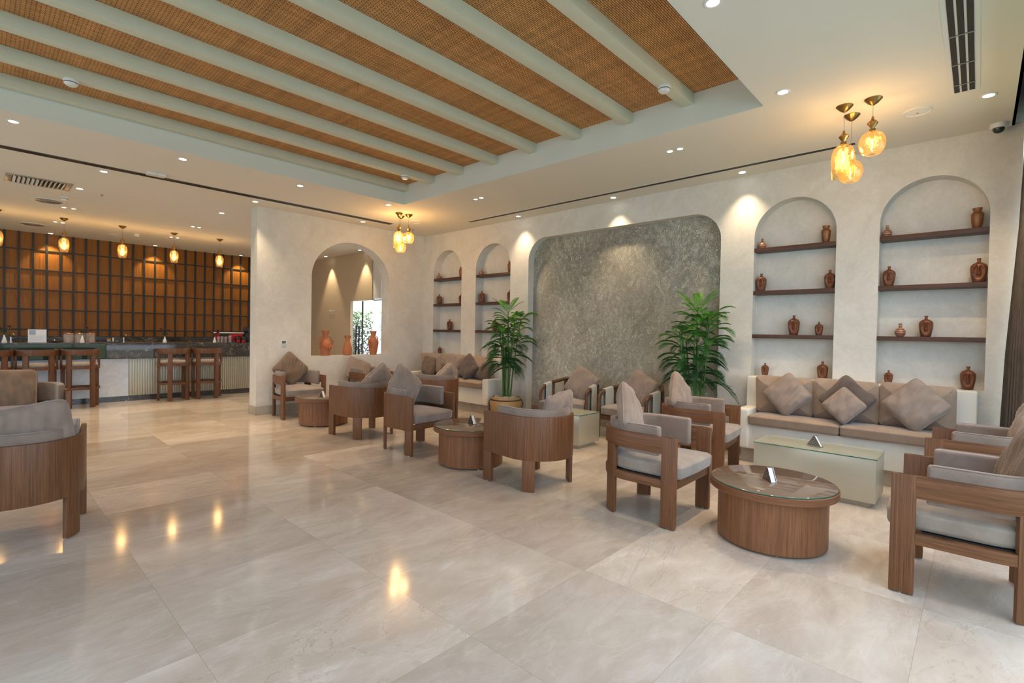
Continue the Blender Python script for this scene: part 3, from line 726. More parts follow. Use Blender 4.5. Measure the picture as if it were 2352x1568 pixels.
# cushions -------------------------------------------------------------
def edge_map(a, b, size):
    x = a*(1-.035*(1-b*b)*abs(a)**3); z = b*(1-.035*(1-a*a)*abs(b)**3)
    k = 1.05-.09*(abs(a*b)**6)
    return x*k*size/2, z*k*size/2
def pillow_mesh(size, th, seed, fab, wrk=1):
    rd = random.Random(seed); n = 30; bm = B(); ph = [rd.uniform(0, 6) for _ in range(8)]
    grid = {}
    for side in (1, -1):
        for i in range(n+1):
            for j in range(n+1):
                if side == -1 and (i in (0, n) or j in (0, n)): grid[side, i, j] = grid[1, i, j]; continue
                a = -1+2*i/n; b = -1+2*j/n
                x, z = edge_map(a, b, size)
                tk = th/2*(max(0, 1-abs(a)**3)*max(0, 1-abs(b)**3))**.42
                r_ = math.hypot(a, b)
                wr = .07*sin(a*7+ph[0]+2*b)*sin(b*5+ph[1])+.09*sin(math.atan2(b, a)*9+ph[2]+r_*2)*max(0, r_-.5)+wrk*(.10*sin(a*15+b*8+ph[3]+2*sin(b*3))*max(0, r_-.45)+.045*sin(a*24+b*10+ph[4]+3*sin(b*2+ph[5])))
                y = -side*(tk*(1+wr*1.5))
                grid[side, i, j] = bm.verts.new((x, y, z))
    for side in (1, -1):
        for i in range(n):
            for j in range(n):
                q = [grid[side, i, j], grid[side, i+1, j], grid[side, i+1, j+1], grid[side, i, j+1]]
                bm.faces.new(q if side == 1 else q[::-1])
    me = bpy.data.meshes.new('cushion'); bm.to_mesh(me); bm.free(); me.materials.append(M[fab])
    me.polygons.foreach_set('use_smooth', [True]*len(me.polygons))
    bm = B(); loop = [(i, 0) for i in range(n)]+[(n, j) for j in range(n)]+[(n-i, n) for i in range(n)]+[(0, n-j) for j in range(n)]
    pts = []
    for i, j in loop+loop[:1]:
        a = -1+2*i/n; b = -1+2*j/n
        x, z = edge_map(a, b, size); pts.append((x, 0, z))
    tube(bm, pts, .005, 6); mp = bpy.data.meshes.new('piping'); bm.to_mesh(mp); bm.free(); mp.materials.append(M[fab])
    mp.polygons.foreach_set('use_smooth', [True]*len(mp.polygons))
    return me, mp
PM = {}
def pillow(loc, yaw_, lean, roll, label, size=.42, fab='fab_pillow', th=.15, group='loose velvet cushions', seed=1):
    k = (size, th, seed, fab, .25 if group == 'sofa cushions' else 1)
    if k not in PM: PM[k] = pillow_mesh(size, th, seed, fab)
    o = bpy.data.objects.new('cushion', PM[k][0]); C.objects.link(o)
    p = bpy.data.objects.new('piping', PM[k][1]); C.objects.link(p); p.parent = o
    o.matrix_world = Matrix.Translation(loc) @ Matrix.Rotation(yaw_, 4, 'Z') @ Matrix.Rotation(rad(lean), 4, 'X') @ Matrix.Rotation(rad(roll), 4, 'Y')
    return tag(o, label, 'cushion', group)
def chair_pillow(key, lx, ly, z, dyaw, lean, roll, label, **kw):
    x, y, th = chairs[key]
    pillow((x+cos(th)*lx-sin(th)*ly, y+sin(th)*lx+cos(th)*ly, z), th+rad(dyaw), lean, roll, label, **kw)
chair_pillow('B', -.05, .13, .735, 18, -14, 42, 'grey taupe cushion standing in the pale seated open chair', seed=2)
chair_pillow('A', -.08, .17, .655, 10, -12, 8, 'cushion whose top edge shows over the back of the middle tub chair', seed=3, size=.40)
chair_pillow('C', -.02, .12, .72, 5, -14, 40, 'mauve cushion standing diagonally in the side-on solid tub chair', seed=2)
chair_pillow('D', -.06, .15, .69, 0, -12, 42, 'cushion corner peeking over the farthest round table tub chair', seed=4)
chair_pillow('H', -.03, .15, .65, 0, -12, 38, 'small cushion tip above the tub chair before the left sofa', seed=5, size=.40)
chair_pillow('G', -.03, .12, .74, 0, -12, 45, 'brown diamond cushion on the chair under the thermostat', seed=3, fab='fab_mid')
chair_pillow('L', -.10, .14, .67, 0, -24, 24, 'pale wrinkled cushion on the chair below the arch', seed=5)
chair_pillow('J', -.03, .14, .735, 0, -12, 40, 'peach taupe cushion on the chair beside the right palm', seed=4)
chair_pillow('E', .03, .15, .71, 12, -14, 30, 'brown cushion on the nearest chair at the right edge', seed=3, fab='fab_mid', size=.46)
chair_pillow('K', .0, .15, .72, 0, -12, 32, 'tan cushion on the chair behind the nearest one at right', seed=2, size=.44)
chair_pillow('F', -.05, .14, .655, 6, -14, 10, 'grey cushion lying low inside the large left tub chair', seed=4, size=.46)
pillow((.25, 7.93, .64), 0, -16, 2, 'large brown back cushion on the two seat armchair at left', size=.48, fab='fab_mid', th=.2, seed=6)

# ---------------------------------------------------------------- round tables
def round_table(label):
    t = thing('round_table', label, 'table', (0, 0, 0), 0, 'round walnut coffee tables')
    bm = B(); lathe(bm, [(0, .012), (.338, .012), (.343, .018), (.343, .355), (0, .355)], 72); obj('base', bm, 'wood_table', t)
    bm = B(); lathe(bm, [(0, .352), (.396, .352), (.40, .356), (.40, .398), (.396, .402), (0, .402)], 72); obj('tabletop', bm, 'wood_table_h', t)
    bm = B(); lathe(bm, [(0, .4025), (.388, .4025), (.391, .4045), (.391, .409), (.388, .411), (0, .411)], 72); g = obj('glass_top', bm, 'glass_round', t)
    bm = B(); lathe(bm, [(.3912, .4035), (.3918, .4045), (.3918, .409), (.3912, .41)], 72); obj('glass_rim', bm, 'glass_edge', g)
    bm = B()
    for k in range(4): lathe(bm, [(0, 0), (.014, 0), (.014, .013)], 10, (.3*cos(k*pi/2+.4), .3*sin(k*pi/2+.4), 0))
    obj('glide', bm, 'steel', t); return t
rt = round_table('largest in view, round walnut coffee table beside the pale seated chair'); rt.location = (3.782, 1.027, 0)
dup(rt, (3.639, 3.964, 0), .7, 'round walnut coffee table between the two middle tub chairs')
dup(rt, (3.554, 7.115, 0), 1.9, 'farthest round walnut coffee table near the arch wall')

def box_table(label, x0, y0, x1, y1):
    t = thing('coffee_table', label, 'table', ((x0+x1)/2, (y0+y1)/2, 0)); w, d = (x1-x0)/2, (y1-y0)/2
    boxes('body', [(-w, -d, .045, w, d, .405)], 'box_lacquer', t, .003)
    boxes('plinth', [(-w+.04, -d+.04, 0, w-.04, d-.04, .046)], 'box_lacquer', t)
    g = boxes('glass_top', [(-w-.004, -d-.004, .406, w+.004, d+.004, .414)], 'glass_top', t)
    boxes('glass_rim', [(-w-.0045, -d-.0045, .4065, w+.0045, -d-.003, .4135), (-w-.0045, -d-.0045, .4065, -w-.003, d+.0045, .4135)], 'glass_edge', g)
    return t
box_table('long champagne lacquer coffee table with glass top before the right sofa', 5.03, .585, 5.50, 1.53)
box_table('square champagne lacquer side table with glass top near the woven armchairs', 4.975, 3.50, 5.42, 3.96)

def napkin_mesh():
    t = thing('napkin_holder', 'x', 'napkin holder', (0, 0, 0), 0, 'steel napkin holders')
    for s in (-1, 1):
        bm = B(); vs = []
        for y in (s*.017, s*.019):
            vs.append([bm.verts.new(p) for p in ((-.065, y, .002), (.065, y, .002), (.006, y, .095), (-.006, y, .095))])
        bm.faces.new(vs[0]); bm.faces.new(vs[1][::-1])
        for k in range(4): bm.faces.new((vs[0][k], vs[0][(k+1) % 4], vs[1][(k+1) % 4], vs[1][k]))
        pl = obj('side_plate', bm, 'steel', t)
        bm = B()
        for row in range(5):
            z = .014+.015*row; nn = 6-row
            for k in range(nn):
                x = (k-(nn-1)/2)*.0165
                ys = s*.0193
                c = [bm.verts.new((x+.0048*cos(a*pi/4), ys, z+.0048*sin(a*pi/4))) for a in range(8)]; bm.faces.new(c)
        obj('perforation', bm, 'black', pl, smooth=0)
    boxes('base', [(-.065, -.019, 0, .065, .019, .003)], 'steel', t)
    bm = B(); vs = [[bm.verts.new(p) for p in ((-.055, y, .004), (.055, y, .004), (0, y, .089))] for y in (-.015, .015)]
    bm.faces.new(vs[0]); bm.faces.new(vs[1][::-1])
    for k in range(3): bm.faces.new((vs[0][k], vs[0][(k+1) % 3], vs[1][(k+1) % 3], vs[1][k]))
    obj('napkin_stack', bm, 'paper', t); return t
nh = napkin_mesh(); nh.location = (3.74, 1.03, .4115); nh.rotation_euler.z = rad(42); nh['label'] = 'triangular steel napkin holder on the largest round table'
dup(nh, (5.24, 1.07, .4145), rad(72), 'triangular perforated napkin holder on the long coffee table')
dup(nh, (3.66, 3.97, .4115), rad(75), 'triangular napkin holder on the middle round table')
dup(nh, (3.45, 6.95, .4115), rad(90), 'triangular napkin holder on the farthest round table')

# ---------------------------------------------------------------- built-in sofas
def sofa(label, y0, y1, x0=5.86):
    t = thing('built_in_sofa', label, 'sofa', (0, 0, 0), 0, 'plaster built-in sofas'); xw = XN-.002
    boxes('plaster_base', [(x0+.02, y0+.10, .16, xw, y1-.10, .43)], 'sofa_plaster', t, .01)
    boxes('plinth', [(x0+.07, y0+.04, 0, xw, y1-.04, .165)], 'stone_base', t)
    boxes('back_ledge', [(6.20, y0, .16, xw, y1, .94)], 'sofa_plaster', t, .02, 3)
    for a, b in ((y0, y0+.14), (y1-.14, y1)):
        boxes('arm', [(x0, a, .16, 6.205, b, .60)], 'sofa_plaster', t, .03, 4)
    w = y1-y0-.28; n = 2
    for k in range(2):
        a = y0+.14+w/2*k+.003; b = a+w/2-.006
        bm = B(); cushion_slab(bm, round_poly([(x0-.035, a), (6.16, a), (6.16, b), (x0-.035, b)], .03), .431, .545, .018, .028); obj('seat_cushion', bm, 'fab_sofa', t, smooth=60)
    for k in range(3):
        a = y0+.14+w/3*k+.003; b = a+w/3-.006
        bm = B(); cushion_slab(bm, round_poly([(-.21, a), (.21, a), (.21, b), (-.21, b)], .05), 0, .12, .045, .045)
        bmesh.ops.transform(bm, matrix=Matrix.Translation((6.175, 0, .772)) @ Matrix.Rotation(rad(-97), 4, 'Y') , verts=bm.verts)
        for v in bm.verts: v.co.z += .006*sin(v.co.y*23)+.004*sin(v.co.y*41+1)
        obj('back_cushion', bm, 'fab_sofa', t, smooth=60)
    return t
sofa('right built-in plaster sofa with taupe cushions below the two large niches', -.01, 1.985)
sofa('left built-in plaster sofa below the two far niches beside the palm', 6.0, 8.26)
gy = -pi/2+0
pillow((5.99, 1.50, .785), gy, -12, 46, 'large taupe diamond cushion at the left of the right sofa', size=.345, group='sofa cushions', th=.13)
pillow((6.02, .96, .785), gy, -12, 40, 'dark brown cushion leaning behind a small one on the right sofa', size=.36, fab='fab_dark', group='sofa cushions', th=.11, seed=2)
pillow((5.90, .965, .735), gy, -15, 42, 'small taupe cushion in front of the dark one on the right sofa', size=.27, group='sofa cushions', th=.10, seed=3)
pillow((5.985, .415, .79), gy, -14, 44, 'large taupe diamond cushion at the right of the right sofa', size=.37, group='sofa cushions', th=.14, seed=4)
pillow((6.02, 7.78, .735), gy, -10, 8, 'brown slouching cushion at the left end of the left sofa', size=.36, fab='fab_mid', group='sofa cushions', th=.18, seed=5)
pillow((6.03, 7.05, .76), gy+.35, -10, 20, 'taupe cushion leaning in the middle of the left sofa', size=.38, group='sofa cushions', th=.12, seed=6)
pillow((5.95, 7.22, .68), gy, -12, 5, 'small dark cushion in the middle of the left sofa', size=.24, fab='fab_dark', group='sofa cushions', th=.10, seed=7)
pillow((5.97, 6.62, .775), gy+.2, -12, 45, 'dark diamond cushion on the left sofa near its right arm', size=.36, fab='fab_dark', group='sofa cushions', th=.13, seed=8)
pillow((6.06, 6.30, .73), gy, -10, 10, 'dark cushion at the right arm of the left sofa behind the palm leaves', size=.33, fab='fab_dark', group='sofa cushions', th=.12, seed=9)

# ---------------------------------------------------------------- woven armchairs by the grey panel
def woven_chair(label):
    """faces local -Y"""
    t = thing('woven_armchair', label, 'armchair', (0, 0, 0), 0, 'walnut armchairs with woven cord arms')
    w, d, tp = .36, .30, .64
    def bar(bm, a, b, s=.042, h=None):
        tube(bm, [a, b], s*.72, 4)
    for s in (-1, 1):
        # front leg curving into the arm
        bm = B(); tube(bm, [(s*w, -d, .0), (s*w, -d, .50), (s*w, -d+.012, .56), (s*w, -d+.05, .595), (s*w, -d+.11, .612), (s*w, .10, .655)], .026, 8); obj('leg', bm, 'wood_arm', t, smooth=70)
        bm = B(); tube(bm, [(s*w, .10, .655), (s*(w-.02), .14, .66), (s*.24, .31, .70)], .026, 8); obj('arm_rail', bm, 'wood_arm', t, smooth=70)
        bm = B(); tube(bm, [(s*.24, .31, .0), (s*.24, .31, .70)], .028, 8); obj('leg', bm, 'wood_arm', t, smooth=70)
        bm = B(); tube(bm, [(s*w, .11, .27), (s*w, .11, .655)], .024, 8); obj('arm_post', bm, 'wood_arm', t, smooth=70)
        bm = B()
        for k in range(18):
            y = -d+.12+.0105*k; zt = .612+.043*(y+d-.11)/.3
            tube(bm, [(s*(w+.03), y, .28), (s*(w+.03), y, zt), (s*(w+.022), y, zt+.028), (s*(w-.022), y, zt+.028), (s*(w-.03), y, zt), (s*(w-.03), y, .28)], .0056, 5)
        obj('cord_weave', bm, 'cord', t, smooth=70)
    bm = B(); tube(bm, [(-.24, .31, .70), (0, .325, .705), (.24, .31, .70)], .026, 8); obj('back_rail', bm, 'wood_arm', t, smooth=70)
    bm = B(); box(bm, -w, -d-.01, .25, w, -d+.03, .305); box(bm, -w-.01, -d, .25, -w+.03, .12, .305); box(bm, w-.03, -d, .25, w+.01, .12, .305); box(bm, -.26, .28, .25, .26, .32, .305)
    obj('seat_frame', bm, 'wood_arm', t, .004)
    bm = B(); cushion_slab(bm, round_poly([(-w+.03, -d-.02), (w-.03, -d-.02), (w-.03, .12), (.20, .27), (-.20, .27), (-w+.03, .12)], .05), .31, .43, .02, .03); obj('seat_cushion', bm, 'fab_light', t, smooth=60)
    return t
wc = woven_chair('woven arm walnut chair at the left before the grey panel'); wc.location = (6.05, 4.40, 0); wc.rotation_euler.z = -pi/2+rad(12)
dup(wc, (6.10, 3.40, 0), -pi/2+rad(-2), 'woven arm walnut chair at the right before the grey panel')
pillow((6.13, 4.28, .66), -pi/2+rad(10), -16, 30, 'tan cushion tilted on the left woven arm chair', size=.42, seed=5)
pillow((6.17, 3.36, .66), -pi/2, -16, 28, 'tan cushion tilted on the right woven arm chair', size=.42, seed=6)

# ---------------------------------------------------------------- shelves and vases
shelf_l = {0: ['topmost walnut shelf in the largest rightmost niche', 'second walnut shelf down in the rightmost niche', 'third walnut shelf down in the rightmost niche'],
           1: ['topmost walnut shelf in the niche right of the grey panel', 'second walnut shelf down in the niche right of the grey panel', 'third walnut shelf down in the niche right of the grey panel'],
           2: ['topmost walnut shelf in the niche behind the left palm', 'second walnut shelf down in the niche behind the left palm', 'third walnut shelf down in the niche behind the left palm'],
           3: ['topmost walnut shelf in the leftmost far niche', 'second walnut shelf down in the leftmost far niche', 'third walnut shelf down in the leftmost far niche']}
for k, (a, b) in enumerate(NICHES):
    for j, z in enumerate((2.455, 1.948, 1.432)):
        tag(boxes('wall_shelf', [(XN+.002, a+.001, z-.045, XN+.18, b-.001, z)], 'wood_shelf', bev=.002), shelf_l[k][j], 'shelf', 'walnut niche shelves')
def face_fn(a, z, r_):
    # front is local -X (a = pi); oval recess with a nose ridge left standing
    d = (a-pi+pi) % (2*pi)-pi if False else (a-pi)
    y = d*.8; t = (z-.088)/.062
    e = (y/.62)**2+t**2
    if e >= 1: return 0
    rec = -.017*min(1, (1-e)*3.2)
    nose = math.exp(-(y/.13)**2)*max(0, min(1, (t+.45)/.25))*(1 if t < .9 else 0)
    mouth = 0
    low = max(0, min(1, (-t-.25)/.3))*math.exp(-(y/.3)**2)*.0
    cheek = math.exp(-(y/.34)**2)*(1 if t < -.1 else 0)*.35
    return rec*(1-min(1, nose+cheek))
face_prof = [(0, 0), (.034, 0), (.040, .003)]+[(.040+.0165*sin(min(1, (z-.003)/.13)*pi/2), z) for z in [.012+.006*i for i in range(20)]]+[(.056, .134), (.052, .146), (.043, .158), (.031, .167), (.020, .172), (.0125, .178), (.0115, .190), (.0145, .203), (.0155, .208), (.011, .208), (.009, .19), (0, .18)]
jar_prof = [(0, 0), (.030, 0), (.033, .004), (.041, .05), (.045, .09), (.046, .125), (.0475, .128), (.0475, .135), (.044, .14), (.037, .152), (.030, .160), (.030, .170), (.036, .188), (.037, .193), (.032, .193), (.026, .175), (0, .165)]
band_prof = [(0, 0), (.024, 0), (.030, .004), (.041, .022), (.045, .040), (.041, .058), (.030, .072), (.018, .082), (.0135, .092), (.0135, .118), (.0155, .128), (.012, .129), (.010, .11), (0, .10)]
def vmesh(prof, fn, m_, seg):
    bm = B(); lathe(bm, prof, seg, fn=fn); bmesh.ops.recalc_face_normals(bm, faces=bm.faces)
    me = bpy.data.meshes.new('vase'); bm.to_mesh(me); bm.free(); me.materials.append(M[m_]); me.polygons.foreach_set('use_smooth', [True]*len(me.polygons)); me.set_sharp_from_angle(angle=rad(60)); return me
VM = {'f': vmesh(face_prof, face_fn, 'face', 72), 'j': vmesh(jar_prof, None, 'jarc', 40), 'r': vmesh(band_prof, None, 'banded', 40)}
HT = {'f': .208, 'j': .193, 'r': .129}
N4, N3, N2, N1 = 'in the rightmost niche', 'in the niche beside the right palm', 'in the niche behind the left palm', 'in the leftmost far niche'
vz = [('r', .720, 2.455, .125, 'banded clay vase, top shelf left end '+N4), ('j', .037, 2.455, .195, 'bronze jar, top shelf right end '+N4),
 ('f', .693, 1.948, .205, 'brown face vase, second shelf left end '+N4), ('f', .015, 1.948, .228, 'broad face vase, second shelf right end '+N4),
 ('r', .587, 1.432, .135, 'banded clay vase, third shelf '+N4), ('f', .385, 1.432, .208, 'brown face vase mid third shelf '+N4),
 ('f', .671, .941, .14, 'small face vase low on the ledge '+N4), ('f', .065, .941, .215, 'large brown face vase on the ledge at the right end of the right sofa'),
 ('r', 1.925, 2.455, .125, 'banded clay vase, top shelf left end '+N3), ('j', 1.268, 2.455, .190, 'bronze jar, top shelf right end '+N3),
 ('f', 1.925, 1.948, .21, 'brown face vase, second shelf left end '+N3), ('f', 1.218, 1.948, .205, 'brown face vase, second shelf right end '+N3),
 ('f', 1.562, 1.432, .225, 'tall brown face vase mid third shelf '+N3), ('f', 1.309, 1.432, .15, 'small brown face vase, third shelf right side '+N3),
 ('f', 1.857, .941, .15, 'small face vase low on the ledge '+N3), ('f', 1.263, .941, .20, 'larger face vase low on the ledge '+N3),
 ('r', 8.05, 2.455, .129, 'banded clay vase on the top shelf '+N1), ('j', 7.37, 2.455, .195, 'bronze jar on the top shelf '+N1),
 ('f', 8.03, 1.948, .2, 'brown face vase, second shelf left end '+N1), ('f', 7.36, 1.948, .19, 'brown face vase, second shelf right end '+N1),
 ('f', 7.70, 1.432, .208, 'single brown face vase on the third shelf '+N1), ('f', 7.99, .941, .15, 'small brown face vase on the ledge above the left sofa'),
 ('r', 6.80, 2.455, .125, 'banded clay vase on the top shelf '+N2), ('j', 6.07, 2.455, .2, 'bronze jar on the top shelf '+N2),
 ('f', 6.78, 1.948, .215, 'brown face vase, second shelf left end '+N2), ('f', 6.06, 1.948, .21, 'brown face vase, second shelf right end '+N2),
 ('f', 6.426, 1.432, .2, 'brown face vase on the third shelf '+N2)]
for kd, y, z, h, l in vz:
    o = bpy.data.objects.new('vase', VM[kd]); C.objects.link(o); o.location = (XN+.085, y, z); s = h/HT[kd]; o.scale = (s, s, s)
    o.rotation_euler.z = math.atan2(y, 6.4)*.8 if y < 3 else rad(26)
    tag(o, l, 'vase', {'f': 'brown face vases', 'j': 'bronze jars', 'r': 'banded clay vases'}[kd])

# terracotta urns on the arch sill
def urn(x, h, prof, label, hand, chain):
    t = thing('terracotta_urn', label, 'vase', (x, YA+.13, .9255), 0, 'terracotta urns on the arch sill')
    bm = B(); lathe(bm, [(a*h, b*h) for a, b in prof], 44, fn=(lambda a, z, r_: .0025*sin(z*210) if 'ribbed' in label else 0)); obj('body', bm, 'terracotta', t)
    for s in (-1, 1):
        bm = B(); x0, z0, r_ = hand
        tube(bm, [(s*(x0+r_*sin(a)*1.0)*h, 0, (z0+r_*cos(a))*h) for a in [pi*k/10 for k in range(11)]], .010, 8); obj('handle', bm, 'terracotta', t)
    if chain:
        x0, z0, sag, n, full = chain
        for k in range(n):
            u_ = k/(n-1); ang = -pi*u_ if full else -pi*.5-pi*.5*u_
            cx_ = -cos(pi*u_)*x0*h
            c = Vector((cx_ if full else -x0*h*(1.1-.25*u_), -math.sqrt(max(0, (.235*h)**2-cx_*cx_))-.016 if full else -.05, (z0-sag*(sin(pi*u_) if full else u_))*h))
            bm = B(); ring_closed(bm, .021, 0, .006, 16, 6)
            rot = Matrix.Rotation(rad(90 if k % 2 else 35), 4, 'X') @ Matrix.Rotation(rad(20*k), 4, 'Y')
            bmesh.ops.transform(bm, matrix=Matrix.Translation(c) @ rot, verts=bm.verts); obj('chain_link', bm, 'terracotta', t)
p1 = [(0, 0), (.16, 0), (.165, .01), (.19, .20), (.225, .36), (.225, .45), (.20, .54), (.13, .62), (.10, .68), (.105, .80), (.13, .90), (.165, .985), (.165, 1), (.15, 1), (.10, .85), (0, .7)]
p2 = [(0, 0), (.17, 0), (.20, .02), (.225, .08), (.225, .25), (.20, .45), (.155, .60), (.115, .68), (.105, .74), (.11, .93), (.13, 1), (.11, 1), (.09, .8), (0, .6)]
p3 = [(0, 0), (.135, 0), (.14, .01), (.18, .25), (.21, .45), (.215, .55), (.19, .63), (.12, .71), (.095, .76), (.10, .86), (.135, .985), (.135, 1), (.12, 1), (.08, .85), (0, .7)]
urn(4.30, .45, p1, 'terracotta urn with a full chain garland, leftmost on the arch sill', (.14, .66, .085), (.27, .60, .30, 13, True))
urn(4.73, .365, p2, 'ribbed terracotta jug in the middle of the arch sill', (.12, .92, .05), None)
urn(5.27, .455, p3, 'slim terracotta urn with a short hanging chain, rightmost on the arch sill', (.14, .68, .075), (.25, .62, .28, 7, False))
t = thing('thermostat', 'small white wall thermostat with grey screen left of the arch', 'thermostat', (3.505, YA, 1.15))
boxes('case', [(-.047, -.012, -.055, .047, 0, .055)], 'white', t, .004)
boxes('screen', [(-.032, -.0135, .0, .032, -.012, .042)], mat('lcd_screen', (.12, .16, .16), .3), t)
bm = B()
for i in range(4):
    for j in range(2): box(bm, -.034+.019*i, -.0135, -.045+.02*j, -.022+.019*i, -.012, -.036+.02*j)
obj('button', bm, 'grille', t)

# ---------------------------------------------------------------- palms
def palm(label, x, y, seed, top, green=0):
    rd = random.Random(seed); t = thing('potted_palm', label, 'plant', (x, y, 0))
    bm = B(); lathe(bm, [(0, .0), (.17, 0), (.20, .02), (.245, .12), (.26, .21), (.255, .28), (.235, .325), (.232, .345), (.215, .345), (.212, .31), (0, .31)], 44); pot = obj('pot', bm, 'pot', t)
    bm = B(); ring_closed(bm, .247, .30, .010, 44)
    for s in (.0, pi):
        a0 = yaw-pi/2+s
        tube(bm, [(.25*cos(a0)+.03*cos(a0)*sin(q), .25*sin(a0)+.03*sin(a0)*sin(q), .30-.13*q/pi) for q in [pi*k/8 for k in range(9)]], .007, 6)
    obj('rope_band', bm, 'rope', pot)
    bm = B()
    for k in range(150):
        a = rd.uniform(0, 2*pi); q = .205*math.sqrt(rd.random()); s = rd.uniform(.010, .019)
        bmesh.ops.create_icosphere(bm, subdivisions=1, radius=s, matrix=Matrix.Translation((q*cos(a), q*sin(a), .325+rd.uniform(0, .02))))
    g = obj('gravel', bm, 'rock', t); g['kind'] = 'stuff'
    bl = B(); stems = []
    ns = 8
    for k in range(ns):
        a = 2*pi*k/ns+rd.uniform(-.3, .3); q = rd.uniform(.03, .09); lean = rd.uniform(.03, .17); hh = top-.34-(.62 if k % 2 else .25)*rd.random() if k else top-.28
        ax, ay = q*cos(a), q*sin(a); bx, by = ax+lean*cos(a), ay+lean*sin(a)
        if k == 0: bx, by = ax*.3, ay*.3
        P_ = [(ax+(bx-ax)*u_**1.4, ay+(by-ay)*u_**1.4, .30+(hh-.30)*u_) for u_ in [i/8 for i in range(9)]]
        bs = B(); tube(bs, P_, [.0125-.005*i/8+(.0015 if i % 2 else 0) for i in range(9)], 7); obj('stem', bs, 'stem', t)
        stems.append((P_, a, hh))
    def frond(base, az, length, rise, droop):
        pts = []; d = Vector((cos(az), sin(az), 0))
        for i in range(15):
            u_ = i/14; pts.append(base+d*(length*u_*(1-.12*u_))+Vector((0, 0, rise*u_*length-droop*length*u_*u_)))
        tube(bl, pts, [.004-.0028*i/14 for i in range(15)], 4)
        side = Vector((-sin(az), cos(az), 0))
        nl = 19
        for i in range(nl):
            u_ = .14+.86*i/(nl-1); k = min(13, int(u_*14)); fr_ = u_*14-k; p = pts[k].lerp(pts[k+1], fr_) if k < 14 else pts[-1]
            tg = (pts[min(k+1, 14)]-pts[max(k-1, 0)]).normalized()
            ll = length*.30*(sin(pi*(.16+.80*u_))**.8)*rd.uniform(.9, 1.1)
            for s in (-1, 1):
                dr = (tg*.80+side*s*.72+Vector((0, 0, .02+.12*(1-u_)))).normalized()
                e = p+dr*ll+Vector((0, 0, -.08*ll)); md = p+dr*ll*.5+Vector((0, 0, .03*ll))
                wv = tg.cross(dr).normalized().cross(dr).normalized()*.0042
                a1, a2 = bl.verts.new(p), bl.verts.new(md+wv); a3, a4 = bl.verts.new(e), bl.verts.new(md-wv)
                bl.faces.new((a1, a2, a3)); bl.faces.new((a1, a3, a4))
    NF = 100
    for q in range(NF):
        z = .80+(top-.34-.80)*(q/(NF-1))**.85
        ok = [st_ for st_ in stems if st_[2] > z-.05] or stems[:1]
        P_, a, hh = ok[rd.randrange(len(ok))]
        u_ = min(.999, (z-.30)/(hh-.30)); i = int(u_*8); fr_ = u_*8-i
        b = Vector(P_[i]).lerp(Vector(P_[i+1]), fr_)
        az = q*2.39996+rd.uniform(-.3, .3); h_ = (z-.8)/(top-1.14)
        frond(b, az, rd.uniform(.36, .50)*(1-.25*h_), .25+.75*h_+rd.uniform(-.1, .1), rd.uniform(.55, .8))
    P_ = stems[0][0]
    for c in range(6): frond(Vector(P_[-1]), c*1.05+.3, .30, 1.25-.15*(c % 2), .45)
    # keep the leaves clear of the wall behind
    for v in bl.verts:
        lim = (XN-.02-x) if not (2.45 < y+v.co.y < 5.5) else (XN+.12-x)
        if v.co.x > lim: v.co.x = lim-(v.co.x-lim)*.25
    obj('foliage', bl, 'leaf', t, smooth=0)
    return t
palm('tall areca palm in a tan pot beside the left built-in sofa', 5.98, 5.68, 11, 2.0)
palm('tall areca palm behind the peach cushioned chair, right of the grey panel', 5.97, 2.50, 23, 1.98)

# ---------------------------------------------------------------- bar stools
def stool(label):
    t = thing('bar_stool', label, 'stool', (0, 0, 0), 0, 'walnut bar stools')   # back toward local -Y
    R_ = .265; n = 30
    circ_ = [(-R_*cos(-.38+(pi+.76)*i/n), -R_*sin(-.38+(pi+.76)*i/n)) for i in range(n+1)]
    circ_ = circ_[::-1]
    full = [(R_*cos(2*pi*i/40), R_*sin(2*pi*i/40)) for i in range(41)]
    def inward(pts, a, b, o0, o1, z0, z1, nn=24):
        bm = B(); P_ = resample(pts, a, b, nn); sec = []
        for x, y, nx, ny in P_:
            l_ = math.hypot(x, y); nx, ny = -x/l_, -y/l_
            sec.append([bm.verts.new((x+nx*o, y+ny*o, z)) for o, z in ((o0, z0), (o0, z1), (o1, z1), (o1, z0))])
        for s, q in zip(sec, sec[1:]):
            for k in range(4): bm.faces.new((s[k], s[(k+1) % 4], q[(k+1) % 4], q[k]))
        bm.faces.new(sec[0]); bm.faces.new(sec[-1][::-1]); return bm
    obj('back_rail', inward(circ_, 0, 1, 0, .032, .885, .985), 'wood_stool', t, .004)
    def leg(ang, z1, w=.075):
        a = ang; d = w/R_/2
        pts = [(R_*cos(a-d+2*d*i/6), R_*sin(a-d+2*d*i/6)) for i in range(7)]
        obj('leg', inward(pts, 0, 1, -.002, .042, 0, z1, 6), 'wood_stool', t, .004)
    leg(rad(-128), .886); leg(rad(-52), .886)
    leg(rad(25), .72, .06); leg(rad(155), .72, .06)
    for ang in (8, 172):
        a = rad(ang); d = .03/R_
        pts = [(R_*cos(a-d+2*d*i/4), R_*sin(a-d+2*d*i/4)) for i in range(5)]
        obj('arm_post', inward(pts, 0, 1, .003, .03, .70, .886, 4), 'wood_stool', t, .003)
    obj('seat_ring', inward(full, 0, 1, .004, .040, .655, .705, 40), 'wood_stool', t)
    obj('footrest', inward(full, 0, 1, .003, .034, .305, .345, 40), 'wood_stool', t)
    bm = B(); lathe(bm, [(0, .69), (.215, .69), (.232, .70), (.236, .73), (.228, .748), (.20, .757), (0, .765)], 44); obj('seat_cushion', bm, 'fab_light', t, smooth=60)
    return t
st = stool('bar stool nearest the free wall end'); st.location = (3.155, 11.22, 0); st.rotation_euler.z = rad(-12)
